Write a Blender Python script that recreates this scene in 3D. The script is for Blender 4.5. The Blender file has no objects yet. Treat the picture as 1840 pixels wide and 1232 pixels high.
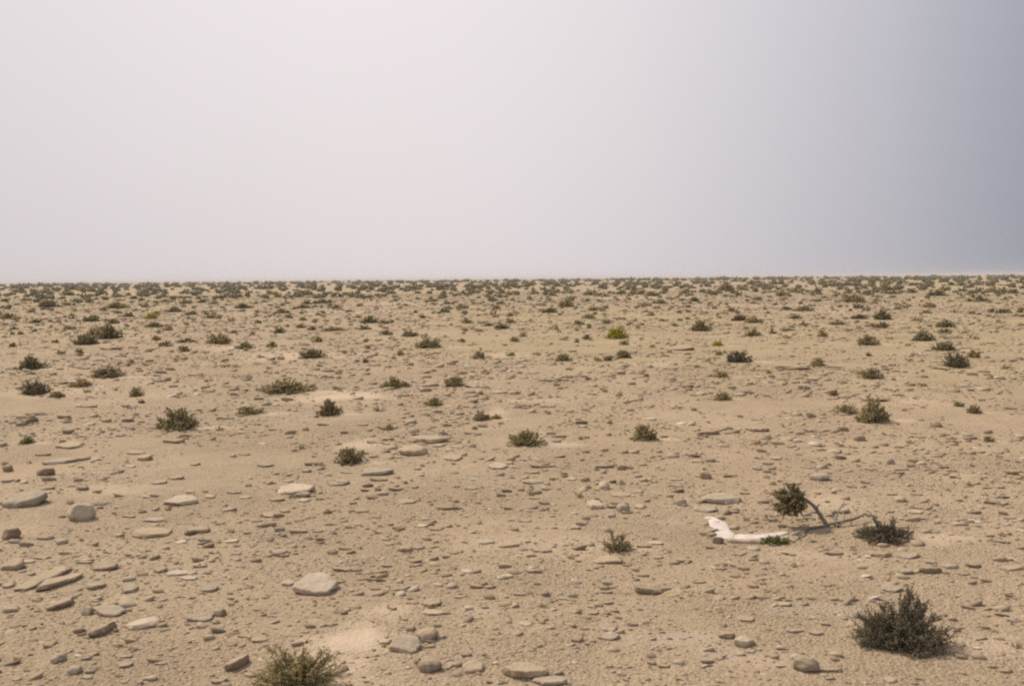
import bpy, math, random
import numpy as np
from mathutils import Matrix, Vector

# ------------------------------------------------------------------ camera
PW, PH, FPX = 1840.0, 1232.0, 1789.0          # photograph size, focal length in its pixels (35 mm lens)
CAM_H = 1.62
PITCH = math.atan((616 - 501.5) / FPX)
ROLL = math.radians(0.52)
_f = Vector((0, math.cos(PITCH), -math.sin(PITCH)))
_u0 = Vector((0, math.sin(PITCH), math.cos(PITCH)))
_x = Vector((1, 0, 0))
_r = _x * math.cos(ROLL) - _u0 * math.sin(ROLL)
_u = _u0 * math.cos(ROLL) + _x * math.sin(ROLL)
scene = bpy.context.scene
cam_d = bpy.data.cameras.new("camera"); cam = bpy.data.objects.new("camera", cam_d)
scene.collection.objects.link(cam)
cam_d.sensor_width = 36.0; cam_d.lens = 36.0 * FPX / PW
cam_d.clip_start = 0.05; cam_d.clip_end = 20000
cam.matrix_world = Matrix(((_r.x, _u.x, -_f.x, 0), (_r.y, _u.y, -_f.y, 0), (_r.z, _u.z, -_f.z, CAM_H), (0, 0, 0, 1)))
scene.camera = cam

# ------------------------------------------------------------------ light
SUN_AZ = math.radians(-50)      # measured from +Y (away from the camera), negative = left
SUN_EL = math.radians(47)
scene.view_settings.view_transform = 'Standard'; scene.view_settings.look = 'None'
scene.view_settings.exposure = 0.0; scene.view_settings.gamma = 1.0
scene.cycles.filter_width = 2.3; scene.cycles.use_denoising = False
scene.cycles.sample_clamp_indirect = 2.0; scene.cycles.sample_clamp_direct = 5.0; scene.cycles.volume_bounces = 1; scene.cycles.max_bounces = 5
w = bpy.data.worlds.new("World"); scene.world = w; w.use_nodes = True
nt = w.node_tree; N = nt.nodes; L = nt.links
for n in list(N): N.remove(n)
out = N.new('ShaderNodeOutputWorld')
sky = N.new('ShaderNodeTexSky'); sky.sky_type = 'NISHITA'; sky.sun_disc = False
sky.sun_elevation = SUN_EL; sky.sun_rotation = SUN_AZ; sky.air_density = 1.0; sky.dust_density = 8.0; sky.ozone_density = 1.0
bg = N.new('ShaderNodeBackground'); bg.inputs['Strength'].default_value = 0.06
L.new(sky.outputs[0], bg.inputs['Color'])
# dusty veil of the desert air: pinkish white towards the sun's side, clearing to blue-grey away from it
tc = N.new('ShaderNodeTexCoord')
dot = N.new('ShaderNodeVectorMath'); dot.operation = 'DOT_PRODUCT'
ax = math.radians(90)
dot.inputs[1].default_value = (math.sin(ax), math.cos(ax), 0.03)
L.new(tc.outputs['Generated'], dot.inputs[0])
rp = N.new('ShaderNodeValToRGB'); rp.color_ramp.interpolation = 'B_SPLINE'
L.new(dot.outputs['Value'], rp.inputs['Fac'])
mp = N.new('ShaderNodeMapRange'); mp.inputs['From Min'].default_value = -0.55; mp.inputs['From Max'].default_value = 0.55
L.new(dot.outputs['Value'], mp.inputs['Value']); L.new(mp.outputs[0], rp.inputs['Fac'])
SKY_STOPS = [(0.0, (0.740, 0.688, 0.712)), (0.28, (0.885, 0.822, 0.835)), (0.46, (0.885, 0.820, 0.832)), (0.60, (0.820, 0.764, 0.788)), (0.72, (0.690, 0.658, 0.705)),
             (0.82, (0.560, 0.545, 0.600)), (0.91, (0.385, 0.405, 0.465)), (1.0, (0.285, 0.325, 0.385))]
el = rp.color_ramp.elements
while len(el) > 1: el.remove(el[-1])
el[0].position = 0; el[0].color = (*SKY_STOPS[0][1], 1)
for p_, c_ in SKY_STOPS[1:]:
    e = el.new(p_); e.color = (*c_, 1)
nz = N.new('ShaderNodeTexNoise'); nz.inputs['Scale'].default_value = 1.3; nz.inputs['Detail'].default_value = 3
L.new(tc.outputs['Generated'], nz.inputs['Vector'])
nm = N.new('ShaderNodeMapRange'); nm.inputs['To Min'].default_value = 0.965; nm.inputs['To Max'].default_value = 1.035
L.new(nz.outputs['Fac'], nm.inputs['Value'])
veil = N.new('ShaderNodeBackground'); L.new(rp.outputs['Color'], veil.inputs['Color']); sz = N.new('ShaderNodeSeparateXYZ'); L.new(tc.outputs['Generated'], sz.inputs[0])
ez = N.new('ShaderNodeMapRange'); ez.inputs['From Max'].default_value = 0.30; ez.inputs['To Min'].default_value = 0.90; ez.inputs['To Max'].default_value = 1.02
L.new(sz.outputs['Z'], ez.inputs['Value'])
mm = N.new('ShaderNodeMath'); mm.operation = 'MULTIPLY'; L.new(nm.outputs[0], mm.inputs[0]); L.new(ez.outputs[0], mm.inputs[1])
L.new(mm.outputs[0], veil.inputs['Strength'])
mx = N.new('ShaderNodeMixShader'); mx.inputs['Fac'].default_value = 0.93
L.new(bg.outputs[0], mx.inputs[1]); L.new(veil.outputs[0], mx.inputs[2]); L.new(mx.outputs[0], out.inputs['Surface'])
sun_d = bpy.data.lights.new("sun", 'SUN'); sun_d.energy = 4.1; sun_d.angle = math.radians(6); sun_d.color = (1.0, 0.89, 0.74)
sun = bpy.data.objects.new("sun", sun_d); scene.collection.objects.link(sun)
to_sun = Vector((math.sin(SUN_AZ) * math.cos(SUN_EL), math.cos(SUN_AZ) * math.cos(SUN_EL), math.sin(SUN_EL)))
sun.rotation_euler = (-to_sun).to_track_quat('-Z', 'Y').to_euler()

# ------------------------------------------------------------------ noise and terrain
def _hash(i, j, k):
    h = (i.astype(np.int64) * 374761393 + j.astype(np.int64) * 668265263 + k * 2246822519) & 0xffffffff
    h = ((h ^ (h >> 13)) * 1274126177) & 0xffffffff
    return ((h ^ (h >> 16)) & 0xffff) / 65535.0
def vnoise(x, y, k=0):
    x = np.asarray(x, float); y = np.asarray(y, float)
    i = np.floor(x); j = np.floor(y); a = x - i; b = y - j
    a = a * a * a * (a * (a * 6 - 15) + 10); b = b * b * b * (b * (b * 6 - 15) + 10)
    i = i.astype(np.int64); j = j.astype(np.int64)
    return ((_hash(i, j, k) * (1 - a) + _hash(i + 1, j, k) * a) * (1 - b) + (_hash(i, j + 1, k) * (1 - a) + _hash(i + 1, j + 1, k) * a) * b) * 2 - 1
def fbm(x, y, k=0, o=3):
    s = 0; a = 1.0; t = 0
    for q in range(o):
        s = s + a * vnoise(x * 2**q + 17.3 * q, y * 2**q - 9.1 * q, k + q); t += a; a *= .5
    return s / t
def ss(a, b, v):
    t = np.clip((v - a) / (b - a), 0, 1); return t * t * (3 - 2 * t)
def terrain(x, y):
    x = np.asarray(x, float); y = np.asarray(y, float)
    d = np.hypot(x, y)
    z = 0.010 * fbm(x * 2.2, y * 2.2, 3, 3) + 0.022 * fbm(x / 1.7, y / 1.7, 11, 2)
    z = z + 0.09 * ss(12, 60, d) * fbm(x / 22, y / 22, 21, 2)
    z = z + 0.32 * ss(90, 260, d) * fbm(x / 170, y / 120, 31, 2) + 3.0 * ss(900, 2500, d) * fbm(x / 900, y / 700, 41, 2)
    return z
_ts = np.exp(np.linspace(math.log(2.5), math.log(1500), 1500))
def at(px, py):
    """The point of the plain that photograph pixel (px, py) looks at."""
    v = _f + _r * ((px - PW / 2) / FPX) + _u * ((PH / 2 - py) / FPX); v.normalize()
    z = CAM_H + v.z * _ts; g = terrain(v.x * _ts, v.y * _ts)
    k = np.nonzero(z < g)[0]
    if len(k) == 0: t = 260.0
    else:
        k = max(k[0], 1); a, b = _ts[k - 1], _ts[k]
        for _ in range(14):
            m = (a + b) / 2
            if CAM_H + v.z * m < terrain(v.x * m, v.y * m): b = m
            else: a = m
        t = b
    return Vector((v.x * t, v.y * t, float(terrain(v.x * t, v.y * t))))

# ------------------------------------------------------------------ helpers
C = scene.collection
def mesh_of(name, V, F, mat, smooth=False, matidx=None):
    """V n x 3, F list of (m x k) integer arrays."""
    V = np.asarray(V, np.float32); me = bpy.data.meshes.new(name)
    Fs = [np.asarray(f, np.int32) for f in F if len(f)]
    nl = sum(f.size for f in Fs); npol = sum(len(f) for f in Fs)
    me.vertices.add(len(V)); me.vertices.foreach_set('co', V.ravel())
    me.loops.add(nl); me.loops.foreach_set('vertex_index', np.concatenate([f.ravel() for f in Fs]))
    tot = np.concatenate([np.full(len(f), f.shape[1], np.int32) for f in Fs])
    st = np.concatenate([[0], np.cumsum(tot)[:-1]]).astype(np.int32)
    me.polygons.add(npol); me.polygons.foreach_set('loop_start', st); me.polygons.foreach_set('loop_total', tot)
    if smooth: me.polygons.foreach_set('use_smooth', np.ones(npol, bool))
    me.update(calc_edges=True); me.validate()
    for m in (mat if isinstance(mat, (list, tuple)) else [mat]): me.materials.append(m)
    if matidx is not None: me.polygons.foreach_set('material_index', np.asarray(matidx, np.int32))
    return me
def link(name, data, loc=(0, 0, 0), rz=0.0, parent=None, sc=None):
    o = bpy.data.objects.new(name, data); C.objects.link(o)
    o.location = loc; o.rotation_euler = (0, 0, rz)
    if sc is not None: o.scale = sc
    if parent is not None: o.parent = parent
    return o
def tag(o, label=None, cat=None, group=None, kind=None):
    if label: o['label'] = label
    if cat: o['category'] = cat
    if group: o['group'] = group
    if kind: o['kind'] = kind
    return o

# ------------------------------------------------------------------ materials
def new_mat(name, rough=0.95):
    m = bpy.data.materials.new(name); m.use_nodes = True
    t = m.node_tree; b = t.nodes['Principled BSDF']; b.inputs['Roughness'].default_value = rough
    b.inputs['Specular IOR Level'].default_value = 0.15
    return m, t, b
def node(t, kind, **kw):
    n = t.nodes.new(kind)
    for k, v in kw.items():
        if k in n.inputs.keys(): n.inputs[k].default_value = v
        else: setattr(n, k, v)
    return n
def ramp(t, src, stops):
    r = t.nodes.new('ShaderNodeValToRGB'); e = r.color_ramp.elements
    while len(e) > 1: e.remove(e[-1])
    e[0].position = stops[0][0]; e[0].color = (*stops[0][1], 1)
    for p, c in stops[1:]:
        q = e.new(p); q.color = (*c, 1)
    t.links.new(src, r.inputs['Fac']); return r.outputs['Color']
def mixc(t, fac, a, b, mode='MIX'):
    m = t.nodes.new('ShaderNodeMix'); m.data_type = 'RGBA'; m.blend_type = mode
    for s, v in ((m.inputs[0], fac), (m.inputs[6], a), (m.inputs[7], b)):
        if hasattr(v, 'links'): t.links.new(v, s)
        elif isinstance(v, tuple): s.default_value = (*v, 1)
        else: s.default_value = v
    return m.outputs[2]
def bump(t, b, h, strength, dist, prev=None):
    n = node(t, 'ShaderNodeBump', Strength=strength, Distance=dist); t.links.new(h, n.inputs['Height'])
    if prev is not None: t.links.new(prev, n.inputs['Normal'])
    t.links.new(n.outputs[0], b.inputs['Normal']); return n.outputs[0]

SAND = (0.356, 0.285, 0.187)
def ground_material():
    m, t, b = new_mat('sand_ground', 1.0); L = t.links
    co = node(t, 'ShaderNodeTexCoord').outputs['Object']
    def noise(s, d=4, r=.6):
        n = node(t, 'ShaderNodeTexNoise', Scale=s, Detail=d, Roughness=r); L.new(co, n.inputs['Vector']); return n.outputs['Fac']
    def voro(s, out='Distance'):
        n = node(t, 'ShaderNodeTexVoronoi', Scale=s); L.new(co, n.inputs['Vector']); return n.outputs[out]
    base = ramp(t, noise(0.45, 5, .65), [(0.30, (0.306, 0.241, 0.158)), (0.5, SAND), (0.72, (0.403, 0.325, 0.221))])
    wide = ramp(t, noise(0.035, 4, .6), [(0.33, (0.90, 0.90, 0.94)), (0.46, (1.03, 0.99, 1.02)), (0.56, (1.0, 1.0, 0.93)), (0.68, (1.08, 1.04, 1.0))])
    c = mixc(t, 1.0, base, wide, 'MULTIPLY')
    fine = ramp(t, noise(38, 6, .75), [(0.32, (0.66, 0.64, 0.62)), (0.5, (1, 1, 1)), (0.70, (1.22, 1.2, 1.16))])
    c = mixc(t, 0.8, c, fine, 'MULTIPLY')
    # coarse grit: scattered darker and paler grains
    gr = ramp(t, voro(95, 'Color'), [(0.0, (0.50, 0.44, 0.40)), (0.18, (0.88, 0.86, 0.84)), (0.6, (1.02, 1.02, 1.02)), (1.0, (1.30, 1.27, 1.22))])
    c = mixc(t, 0.55, c, gr, 'MULTIPLY')
    gr2 = ramp(t, voro(30, 'Color'), [(0.0, (0.62, 0.56, 0.52)), (0.15, (0.95, 0.95, 0.95)), (0.85, (1, 1, 1)), (1.0, (1.15, 1.13, 1.12))])
    c = mixc(t, 0.65, c, gr2, 'MULTIPLY')
    # blown pale sand and low grey slabs (attributes laid down with the terrain)
    at1 = node(t, 'ShaderNodeAttribute', attribute_name='drift').outputs['Fac']
    at2 = node(t, 'ShaderNodeAttribute', attribute_name='slab').outputs['Fac']
    c = mixc(t, at1, c, (0.510, 0.403, 0.298))
    c = mixc(t, at2, c, (0.375, 0.308, 0.232))
    L.new(c, b.inputs['Base Color'])
    inv = node(t, 'ShaderNodeMath', operation='MULTIPLY_ADD'); L.new(at1, inv.inputs[0]); inv.inputs[1].default_value = -0.75; inv.inputs[2].default_value = 1.0
    cr = node(t, 'ShaderNodeMapRange'); L.new(noise(0.9, 3, .6), cr.inputs['Value']); cr.inputs['From Min'].default_value = .38; cr.inputs['From Max'].default_value = .62; cr.inputs['To Min'].default_value = .25
    iv = node(t, 'ShaderNodeMath', operation='MULTIPLY'); L.new(cr.outputs[0], iv.inputs[0]); L.new(inv.outputs[0], iv.inputs[1])
    def hm(x):
        q = node(t, 'ShaderNodeMath', operation='MULTIPLY'); L.new(x, q.inputs[0]); L.new(iv.outputs[0], q.inputs[1]); return q.outputs[0]
    p = bump(t, b, hm(noise(9, 5, .65)), 0.7, 0.03)
    p = bump(t, b, hm(noise(55, 4, .7)), 1.0, 0.014, p)
    bump(t, b, hm(voro(60)), 0.8, 0.012, p)
    return m
def rock_material(name, col, dust=0.55, var=0.12):
    m, t, b = new_mat(name, 0.95); L = t.links
    co = node(t, 'ShaderNodeTexCoord').outputs['Object']
    oi = node(t, 'ShaderNodeObjectInfo').outputs['Random']
    n1 = node(t, 'ShaderNodeTexNoise', Scale=14, Detail=6, Roughness=.7); L.new(co, n1.inputs['Vector'])
    n2 = node(t, 'ShaderNodeTexNoise', Scale=90, Detail=4, Roughness=.7); L.new(co, n2.inputs['Vector'])
    lo = tuple(v * .72 for v in col); hi = tuple(min(v * 1.25, .8) for v in col)
    c = ramp(t, n1.outputs['Fac'], [(0.32, lo), (0.5, col), (0.70, hi)])
    c = mixc(t, 0.5, c, ramp(t, n2.outputs['Fac'], [(0.35, (.7, .7, .7)), (0.65, (1.2, 1.2, 1.2))]), 'MULTIPLY')
    c = mixc(t, 1.0, c, ramp(t, oi, [(0, (1 - var, 1 - var, 1 - var * .8)), (1, (1 + var, 1 + var * .9, 1 + var * .8))]), 'MULTIPLY')
    # wind-blown dust caught on the flat upper faces, broken by noise
    g = node(t, 'ShaderNodeNewGeometry'); sx = node(t, 'ShaderNodeSeparateXYZ'); L.new(g.outputs['Normal'], sx.inputs[0])
    ad = node(t, 'ShaderNodeMath', operation='MULTIPLY'); L.new(sx.outputs['Z'], ad.inputs[0]); L.new(n1.outputs['Fac'], ad.inputs[1])
    mr = node(t, 'ShaderNodeMapRange'); L.new(ad.outputs[0], mr.inputs['Value'])
    mr.inputs['From Min'].default_value = 0.28; mr.inputs['From Max'].default_value = 0.50; mr.inputs['To Max'].default_value = dust
    c = mixc(t, mr.outputs[0], c, (0.390, 0.308, 0.212))
    L.new(c, b.inputs['Base Color'])
    p = bump(t, b, n1.outputs['Fac'], 0.6, 0.02); bump(t, b, n2.outputs['Fac'], 0.6, 0.004, p)
    return m
def leaf_material(name, col, col2, var=0.25):
    m, t, b = new_mat(name, 0.8); L = t.links
    oi = node(t, 'ShaderNodeObjectInfo').outputs['Random']
    ri = node(t, 'ShaderNodeNewGeometry').outputs['Random Per Island']
    c = ramp(t, ri, [(0.0, tuple(v * .7 for v in col)), (0.45, col), (0.85, col2), (1.0, tuple(v * 1.35 for v in col2))])
    c = mixc(t, 1.0, c, ramp(t, oi, [(0, (1 - var, 1 - var, 1 - var)), (0.5, (1, .97, .95)), (1, (1 + var, 1 + var * .9, 1 + var * .5))]), 'MULTIPLY')
    L.new(c, b.inputs['Base Color']); b.inputs['Specular IOR Level'].default_value = 0.2
    return m
def plain_material(name, col, s=40, lo=.7, hi=1.25, b_d=0.002):
    m, t, b = new_mat(name, 0.9); L = t.links
    co = node(t, 'ShaderNodeTexCoord').outputs['Object']
    n1 = node(t, 'ShaderNodeTexNoise', Scale=s, Detail=6, Roughness=.7); L.new(co, n1.inputs['Vector'])
    c = ramp(t, n1.outputs['Fac'], [(0.35, tuple(v * lo for v in col)), (0.65, tuple(v * hi for v in col))])
    L.new(c, b.inputs['Base Color']); bump(t, b, n1.outputs['Fac'], .6, b_d)
    return m
M_ground = ground_material()
M_rock = {
    't': rock_material('tan_rock', (0.405, 0.318, 0.216), 0.7),
    'g': rock_material('grey_rock', (0.345, 0.290, 0.218), 0.45),
    'b': rock_material('brown_rock', (0.285, 0.214, 0.145), 0.75),
    'w': rock_material('pale_rock', (0.490, 0.410, 0.310), 0.4),
    'o': rock_material('orange_rock', (0.400, 0.240, 0.110), 0.3),
    'd': rock_material('dark_rock', (0.255, 0.204, 0.147), 0.65),
}
M_leaf = {
    'o': leaf_material('olive_leaves', (0.279, 0.233, 0.116), (0.422, 0.356, 0.187)),
    'd': leaf_material('dark_leaves', (0.222, 0.188, 0.101), (0.348, 0.296, 0.163)),
    'b': leaf_material('brown_leaves', (0.291, 0.228, 0.116), (0.422, 0.338, 0.176)),
    'g': leaf_material('green_leaves', (0.210, 0.210, 0.086), (0.300, 0.295, 0.130)),
    'y': leaf_material('yellow_green_leaves', (0.330, 0.310, 0.035), (0.450, 0.420, 0.060), .08),
    'p': leaf_material('pale_leaves', (0.250, 0.215, 0.130), (0.330, 0.285, 0.175)),
    'k': leaf_material('blackish_leaves', (0.171, 0.146, 0.088), (0.262, 0.224, 0.139)),
    'r': leaf_material('reddish_leaves', (0.170, 0.100, 0.060), (0.225, 0.140, 0.085)),
}
M_twig = plain_material('grey_brown_bark', (0.135, 0.105, 0.075))
M_drywood = plain_material('weathered_grey_wood', (0.200, 0.178, 0.145))
# ------------------------------------------------------------------ what stands where
# every table row is read off the photograph in an enlarged crop: crop origin and scale, then x, base y, width, height, kind
CROPS = {'A': (0, 480, 2.968), 'B': (600, 480, 2.968), 'E': (1200, 480, 2.875), 'D': (0, 700, 2.968), 'F': (600, 700, 2.968),
         'G': (1200, 700, 2.875), 'H': (0, 960, 2.968), 'I': (600, 960, 2.968), 'J': (1200, 960, 2.875)}
SHRUBS = {
'A': """145 548 115 75 d;165 683 130 80 k;290 695 80 35 b;450 415 110 60 d;560 382 125 78 d;485 365 75 45 o;545 590 160 60 d;415 640 110 50 b;720 690 75 55 b
475 290 75 38 g;595 302 62 30 d;797 276 75 38 y;920 240 85 32 d;815 320 78 30 d;885 338 58 30 b;828 390 48 30 b;876 424 62 36 o;975 450 65 32 b;1155 410 120 62 b
1298 437 90 40 o;1448 428 50 38 g;1655 487 135 55 d;1505 677 225 80 o;1485 352 55 40 g;1597 325 52 26 b;1662 336 45 24 d;1765 340 110 24 b;1692 400 55 38 o
1372 300 38 22 k;1365 262 28 18 o;1495 248 75 32 d;1612 284 40 22 g;1693 257 30 20 d;1538 272 45 25 p;1110 272 60 24 o;1022 254 50 25 b;1608 220 80 22 d
1290 220 80 32 d;1135 198 45 20 o;1068 190 50 20 d;983 193 70 18 d;605 220 100 36 b;240 215 90 45 d;35 275 65 32 d;85 275 40 15 d;178 298 60 24 k;158 242 40 16 d
392 235 40 16 o;380 258 32 15 d;305 294 28 14 d;365 332 55 24 d;265 325 34 18 b;72 333 36 20 d;180 345 28 20 p;103 360 30 22 d;65 425 34 28 d;293 403 40 22 o
415 460 50 30 b;620 248 50 18 b;680 265 60 30 o;545 225 30 16 d;773 214 50 20 b;718 232 26 12 d;875 187 60 18 d;710 170 45 18 d;990 402 95 26 p;1240 352 45 20 p
1345 362 32 25 p;980 352 28 14 b;700 508 25 20 b;470 190 40 24 p;385 185 36 18 o;20 185 40 20 d;1255 138 50 20 d;1360 196 28 14 k;1408 187 36 14 d;1405 155 30 14 d
1465 145 60 18 o;1590 162 50 22 o;1635 197 50 28 o;1680 196 40 20 d;1725 193 70 28 d;1790 220 50 24 o;1700 152 26 14 d;430 125 60 22 o;350 150 70 26 o;535 140 50 28 g
620 160 60 20 o;840 168 40 20 p;1000 165 40 14 o;1055 172 34 24 p;1180 160 34 14 d;130 180 60 18 o;230 140 90 20 b;870 150 30 20 p;1310 110 40 14 o;1780 148 30 14 d""",
'B': """125 270 45 20 b;190 298 90 45 d;262 302 60 26 b;158 333 75 28 d;20 338 45 20 d;277 362 65 34 d;400 370 95 40 d;503 432 140 62 d;355 470 40 36 g;168 510 34 34 p
180 436 38 26 b;165 400 30 20 p;310 645 120 68 o;380 642 50 35 d;642 637 110 62 d;470 272 40 25 d;435 245 24 22 d;710 300 60 26 b;700 342 38 26 o;822 315 55 24 b
893 330 80 36 d;940 298 60 32 o;937 262 45 24 b;1047 290 26 14 b;865 224 50 28 d;888 198 45 22 d;842 180 50 38 d;680 220 65 30 d;610 196 60 16 d;530 200 40 14 d
525 184 50 16 o;587 242 60 28 d;380 208 55 14 d;325 182 35 20 o;190 165 45 22 d;300 143 60 26 d;448 140 30 16 d;508 142 30 18 d;572 168 50 14 d;125 165 35 16 d
55 180 25 10 k;780 195 30 12 d;920 175 20 10 b;663 150 36 14 o;765 140 34 22 o;930 150 36 24 o;1152 243 90 30 d;1245 212 80 50 o;1262 178 50 30 d;1140 165 30 14 d
1165 140 50 24 o;1385 233 60 26 d;1440 235 45 14 b;1357 275 75 30 d;1312 307 68 28 d;1365 328 42 32 o;1457 303 55 30 d;1423 186 30 14 k;1345 385 45 32 k;1508 382 115 70 y
1550 415 48 30 b;1545 485 85 50 o;1222 502 85 45 b;965 398 52 36 o;1010 370 50 20 b;940 475 55 26 g;778 488 55 50 b;783 442 20 18 g;1190 335 36 16 d;1295 340 28 18 o
1225 390 55 14 b;1295 402 24 26 p;1460 500 55 30 p;1700 428 35 20 d;1664 208 58 26 d;1740 195 80 28 d;1700 155 80 30 d;1450 158 50 20 d;1600 145 60 24 o;1360 150 60 30 g
1525 146 30 22 g;1690 255 32 24 d;1665 240 40 14 d;1817 315 45 20 d;1583 304 36 14 b;1760 288 40 14 r;1790 226 24 12 d;1618 164 26 10 b;683 400 30 26 p;785 680 28 26 p
595 375 35 15 g;1065 215 25 12 p;875 118 34 20 o;720 100 50 14 d;1040 98 50 24 o;575 115 30 26 p;240 130 50 14 o;60 150 70 20 o;1150 130 34 16 d;380 120 40 14 o""",
'E': """172 330 95 62 o;140 178 50 26 k;220 188 24 12 d;340 230 60 26 d;62 236 32 18 d;108 234 30 18 d;105 270 30 14 r;38 303 40 14 d;375 276 85 32 r;452 288 90 38 b
452 357 80 42 o;543 345 38 35 p;262 406 60 34 y;265 455 38 30 o;375 493 130 68 k;280 570 82 42 o;284 688 82 52 o;783 512 75 50 b;1065 578 100 60 d;1000 555 50 24 o
1505 520 115 82 k;1588 468 55 45 b;1448 432 100 48 d;1335 382 100 55 d;1440 340 60 26 g;1445 312 85 45 d;1043 404 100 56 d;1115 272 75 58 d;1118 315 70 36 k
1060 308 50 22 b;885 298 80 22 d;706 301 40 24 r;667 267 52 22 k;998 268 80 26 k;712 228 90 28 d;614 221 56 22 k;556 196 32 14 k;527 178 30 16 o;465 172 50 22 o
442 186 28 12 d;968 182 120 48 b;985 213 60 26 d;1037 214 36 16 d;1082 175 40 20 b;775 178 60 18 d;812 160 40 14 d;1405 148 80 34 k;1265 133 60 26 b;1130 120 90 36 b
1040 140 50 28 d;935 135 40 28 b;775 135 50 36 o;660 130 50 28 o;590 150 50 36 o;625 145 30 18 d;310 120 70 30 r;530 108 70 22 b;390 120 60 24 o;1362 210 65 30 d
1192 218 38 18 k;1340 238 50 18 b;1222 190 16 14 d;1560 178 40 22 d;1620 178 48 38 d;1582 136 55 16 d;1685 130 60 26 d;1790 136 50 24 k;1748 170 40 18 d;1805 186 24 10 d
1580 243 40 20 d;1682 232 40 22 d;1740 238 65 26 d;1812 254 42 18 d;1828 235 30 30 d;1612 278 24 10 d;800 360 45 42 b;625 328 70 16 p;870 664 50 32 r;1040 460 28 24 r
525 550 36 24 b;85 138 50 18 o;225 138 60 20 g;870 95 60 20 d;640 42 26 14 d;205 95 40 18 o""",
'D': """925 215 200 120 o;1315 133 145 48 o;1750 140 110 100 b;135 290 72 42 g;750 72 35 24 r""",
'F': """78 400 145 100 o;530 87 85 55 o;290 215 60 38 o;785 165 95 62 p;865 160 55 34 b;1022 300 185 92 o;1660 272 130 98 d;780 25 28 24 p;750 212 30 26 p""",
'G': """935 128 115 58 d;1078 170 150 135 d;1508 88 48 30 d;1595 124 60 48 b;1665 270 52 34 b""",
}
# hand-named shrubs: (photo x, base y) -> label, short name by which neighbours are described
SHRUB_NAMES = [
 (49, 665, 'round dark shrub near the left edge above another dark one', 'round left-edge shrub'),
 (55, 710, 'ragged blackish shrub near the left edge, nearest of the dark pair there', None),
 (184, 679, 'long low dark shrub with pale sand behind it, beyond the brown low one', 'long low left shrub'),
 (189, 608, 'largest dark domed shrub of the clump on the left plain', 'dark domed clump at left'),
 (389, 618, 'spiky brownish olive shrub standing on pale sand left of centre', 'spiky brownish shrub'),
 (558, 643, 'wide dark olive shrub with a tongue of pale sand to its right', 'pale-tongued dark shrub'),
 (507, 708, 'broad grey-olive shrub with ragged top standing by the pale pink sand', 'broad ragged shrub'),
 (769, 625, 'big dark domed shrub in the middle distance, darkest and roundest left of centre', 'big dark domed shrub'),
 (704, 697, 'rounded olive shrub on pale sand with a small dark shrub touching it', 'rounded pale-sand shrub'),
 (816, 694, 'compact dark olive shrub with pointed tips, alone near the centre', 'compact pointed dark shrub'),
 (1108, 608, 'bright yellow-green bush, the only vivid one on the plain', 'vivid yellow-green bush'),
 (1053, 609, 'small black ball-like shrub left of the yellow-green bush', None),
 (1120, 643, 'dark olive shrub with its shadow, in front of the yellow-green bush', 'dark shrub by the yellow-green bush'),
 (1011, 649, 'low brownish olive shrub in the middle distance right of centre', 'low brownish middle shrub'),
 (1260, 595, 'upright dark olive shrub with bristly top beyond the yellow tuft', 'upright bristly shrub'),
 (1291, 621, 'small yellowish tuft beyond the blackish spreading shrub', 'small yellowish tuft'),
 (1330, 651, 'blackish spreading shrub with a wing of twigs on its right', 'blackish spreading shrub'),
 (1297, 678, 'small grey-olive cushion shrub in front of the blackish spreading one', 'grey-olive cushion shrub'),
 (1299, 722, 'small round olive shrub standing alone with bristly leaves right of centre', 'round olive lone shrub'),
 (1570, 681, 'dark olive shrub with a low arm on its left, right part of the plain', 'dark shrub with low arm'),
 (1723, 661, 'tall rounded black-green shrub near the right edge', 'tall rounded black-green shrub'),
 (1537, 543, 'big brownish domed shrub far out on the right side of the plain', 'far big brownish dome'),
 (1588, 575, 'tall dark rounded shrub with another dark one just in front, far right plain', 'far tall dark shrub'),
 (1689, 531, 'black flat-topped shrub far out toward the right edge', 'far black flat-topped shrub'),
 (1020, 551, 'tall olive shrub with two lobes far out right of centre', 'far two-lobed olive shrub'),
 (81, 553, 'dark shrub far out near the left edge, wider than its neighbours', 'far wide left shrub'),
 (664, 580, 'largest dark shrub of the far cluster left of centre', 'far dark cluster'),
 (884, 541, 'tall dark far shrub with a pointed head near the centre', 'far pointed dark shrub'),
 (269, 573, 'yellowish olive rounded shrub far out on the left plain', 'far yellowish olive shrub'),
 (435, 554, 'dark two-humped shrub far out on the left plain', 'far two-humped dark shrub'),
 (312, 772, 'large twiggy olive brown shrub with a shadow on its right, left foreground', 'large twiggy olive shrub'),
 (443, 745, 'low flat olive shrub between the large twiggy one and a brown one', 'low flat olive shrub'),
 (590, 747, 'brown dry-looking shrub narrow at the base beside grey dead twigs', 'brown dead-twig shrub'),
 (45, 798, 'small yellow-green plant near the left edge of the stony foreground', 'yellow-green plant at left'),
 (626, 835, 'bushy olive shrub just left of the thick rounded slab', 'bushy olive shrub'),
 (779, 729, 'small olive shrub with spiky top near the centre', 'small spiky olive shrub'),
 (698, 772, 'tiny sparse olive tuft beyond the rounded slab', None),
 (864, 755, 'greyish pale half-dry shrub near the centre', 'greyish half-dry shrub'),
 (944, 801, 'wide olive shrub with pale sand on its right, centre of the foreground', 'wide central olive shrub'),
 (1159, 792, 'dark olive shrub raised on bare stems, right of centre', 'raised dark olive shrub'),
 (1525, 745, 'low olive shrub joined on the left of a taller one', 'low companion shrub'),
 (1575, 759, 'tall dark brownish olive bush with drooping skirt, beside a low companion', 'tall drooping dark bush'),
 (1725, 731, 'tiny dark tuft toward the right edge beyond a brown dry one', None),
 (1779, 794, 'small orange-brown dry tuft near the right edge', None),
]
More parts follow.
